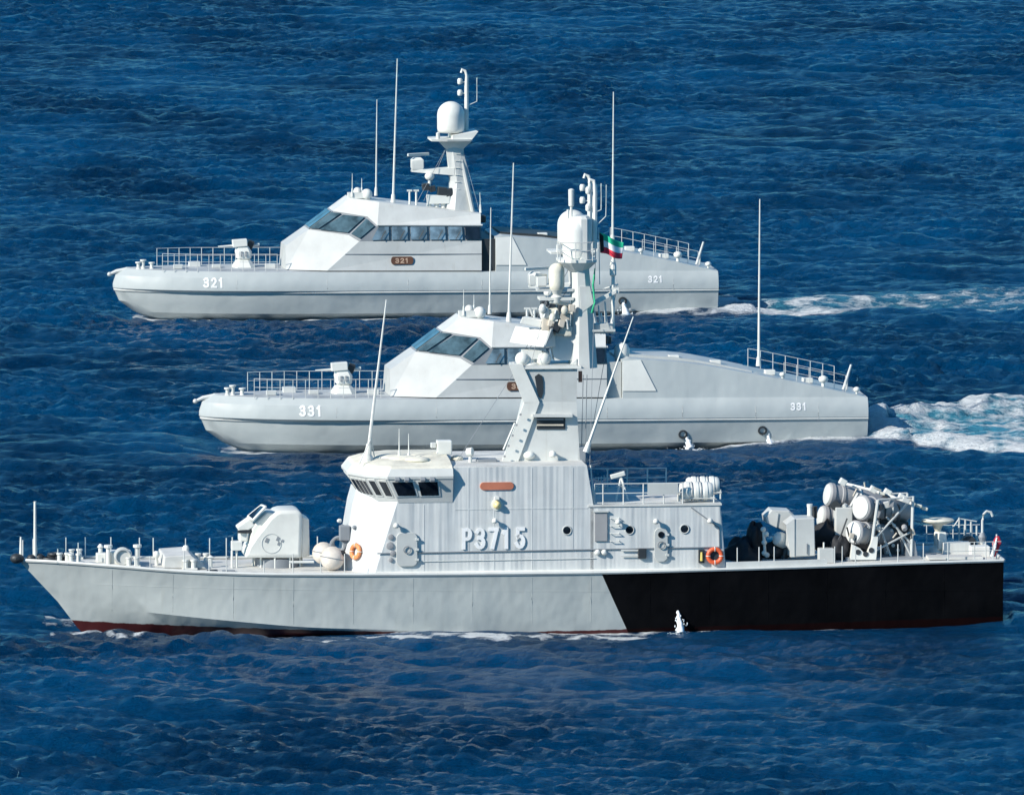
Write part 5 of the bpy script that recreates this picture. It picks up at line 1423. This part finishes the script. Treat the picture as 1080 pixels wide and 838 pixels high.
def cloth_flag(corners, name, mat, label, nu=30, nv=16, wave=.10, waves=2.2):
    tl, bl, br_, tr = [V(c) for c in corners]
    org = bl
    vs, fs, uv = [], [], []
    for j in range(nv+1):
        for i in range(nu+1):
            u, v = i/nu, j/nv
            p = bl.lerp(br_, u).lerp(tl.lerp(tr, u), v)
            s = math.sin(2*math.pi*(waves*u*.5 + .18*v) + .4)*min(1, u*2)
            p += V((.05*s, wave*s*1.6, .07*math.sin(2*math.pi*u*.9+.3)*u))
            vs.append(p-org); uv.append((u, v, 0))
    for j in range(nv):
        for i in range(nu):
            k = j*(nu+1)+i; fs.append((k, k+1, k+nu+2, k+nu+1))
    me = bpy.data.meshes.new(name); me.from_pydata(vs, [], fs)
    at = me.attributes.new('flag_uv', 'FLOAT_VECTOR', 'POINT'); at.data.foreach_set('vector', np.array(uv, np.float32).ravel())
    me.polygons.foreach_set('use_smooth', [True]*len(fs)); me.materials.append(M[mat])
    o = bpy.data.objects.new(name, me); C.objects.link(o)
    sd_ = o.modifiers.new('cloth', 'SOLIDIFY'); sd_.thickness = .012
    o.location = FA.world(org); o.rotation_euler = (0, 0, FA.th)
    return tag(o, label, 'flag')
y0 = .15
cloth_flag([a(632, 245, y0), a(633, 266.5, y0), a(655.5, 272.5, y0-.2), a(657, 255.5, y0-.2)], 'national_flag', 'kuwait',
           'green, white, red and black flag flying from the near ship mast')
MB().tube([a(631.5, 240, y0), a(632.5, 300, y0)], .02, 6).build('halyard', 'white', column)
c = a(626, 300, -.62)
m = MB().tube([a(627.5, 283, -.4), a(625.5, 300, -.66), a(627, 318, -.72), a(624.5, 330, -.75)], [.03, .05, .04, .07], 7)
loose(FA, m, 'signal_cord', 'green', c, 'bright green cord hanging down the mast under the platform', 'cord')
p = dk(1051, 590, -2.7)
st_ = MB().tube([p, p+V((0,0,1.15))], .035, 6).build('stern_flagstaff', 'white', S)
vs = MB()
rings = []
for k in range(7):
    z = p.z+.10+.16*k; w = .05+.03*math.sin(k*1.9)+.17*math.sin(math.pi*min(1, (7-k)/7+.05))*(1-.08*k)
    ring = []
    for j in range(12):
        an = 2*math.pi*j/12; rr_ = w*(1+.28*math.sin(3*an+k*.7))
        ring.append((p.x-.13+.03*k+rr_*math.cos(an), p.y+rr_*.8*math.sin(an), z))
    rings.append(ring)
vs.loft(rings)
def furled(nt, u, v): return (0,0,0)
fo = loose(FA, vs, 'stern_flag', 'red', p, 'furled red flag hanging on the short staff at the black stern', 'flag', smooth=60)
loose_child(MB().tube([p+V((-.24, -.16, .12)), p+V((-.10, -.2, .6)), p+V((0, -.06, 1.0))], [.09, .07, .03], 8), 'white_stripe', 'text', fo, p)

# ------------------------------------------------------------------ water thrown from the outlets
def gush(fr, px, py_top, py_bot, y, label, w=.14):
    rnd = random.Random(int(px))
    t_, b_ = fr(px, py_top, y), fr(px+2, py_bot, y-.5); b_.z = -.22
    m = MB(); n = 10
    pts = [V(t_).lerp(V(b_), k/n) + V((rnd.uniform(-.03, .03), -.3*math.sin(k/n*1.6), 0)) for k in range(n+1)]
    m.tube(pts, [w*.5]+[w*(.5+1.1*(k/n)**1.5)*rnd.uniform(.85, 1.15) for k in range(1, n+1)], 10)
    for k in range(60):
        t = rnd.random()**.6; q = pts[int(t*n)] + V((rnd.gauss(0, w*(.3+.9*t)), rnd.gauss(0, w*.5), rnd.gauss(0, .05)))
        m.ball(q, rnd.uniform(.012, .03), 5, rnd.uniform(.03, .07))
    for k in range(80):
        q = V(pts[-1]) + V((rnd.gauss(.2, w*2.6), rnd.gauss(0, w*2), rnd.uniform(-.03, .03))); m.ball(q, rnd.uniform(.02, .06), 6, .012)
    o = m.build('gushing_water', 'foam', None, org=b_, smooth=60)
    o.location = fr.world(b_); o.rotation_euler = (0, 0, fr.th)
    tag(o, label, 'water', kind='stuff')
m_, nt_, p_ = nmat('foam_water'); p_.inputs['Base Color'].default_value = (.82, .86, .88, 1); p_.inputs['Roughness'].default_value = .5
M['foam'] = m_
gush(FA, 715, 643, 656, -3.75, 'white water gushing from the black after side of the near ship', .13)
gush(F2, 725, 462, 474, -3.0, 'white cooling water falling from the middle boat, left one of two outlets', .15)
gush(F2, 810, 460, 470, -3.0, 'white cooling water falling from the middle boat, right one of two outlets', .15)
gush(F1, 657.5, 320, 328, -3.0, 'white cooling water falling from the side of boat 321', .18)
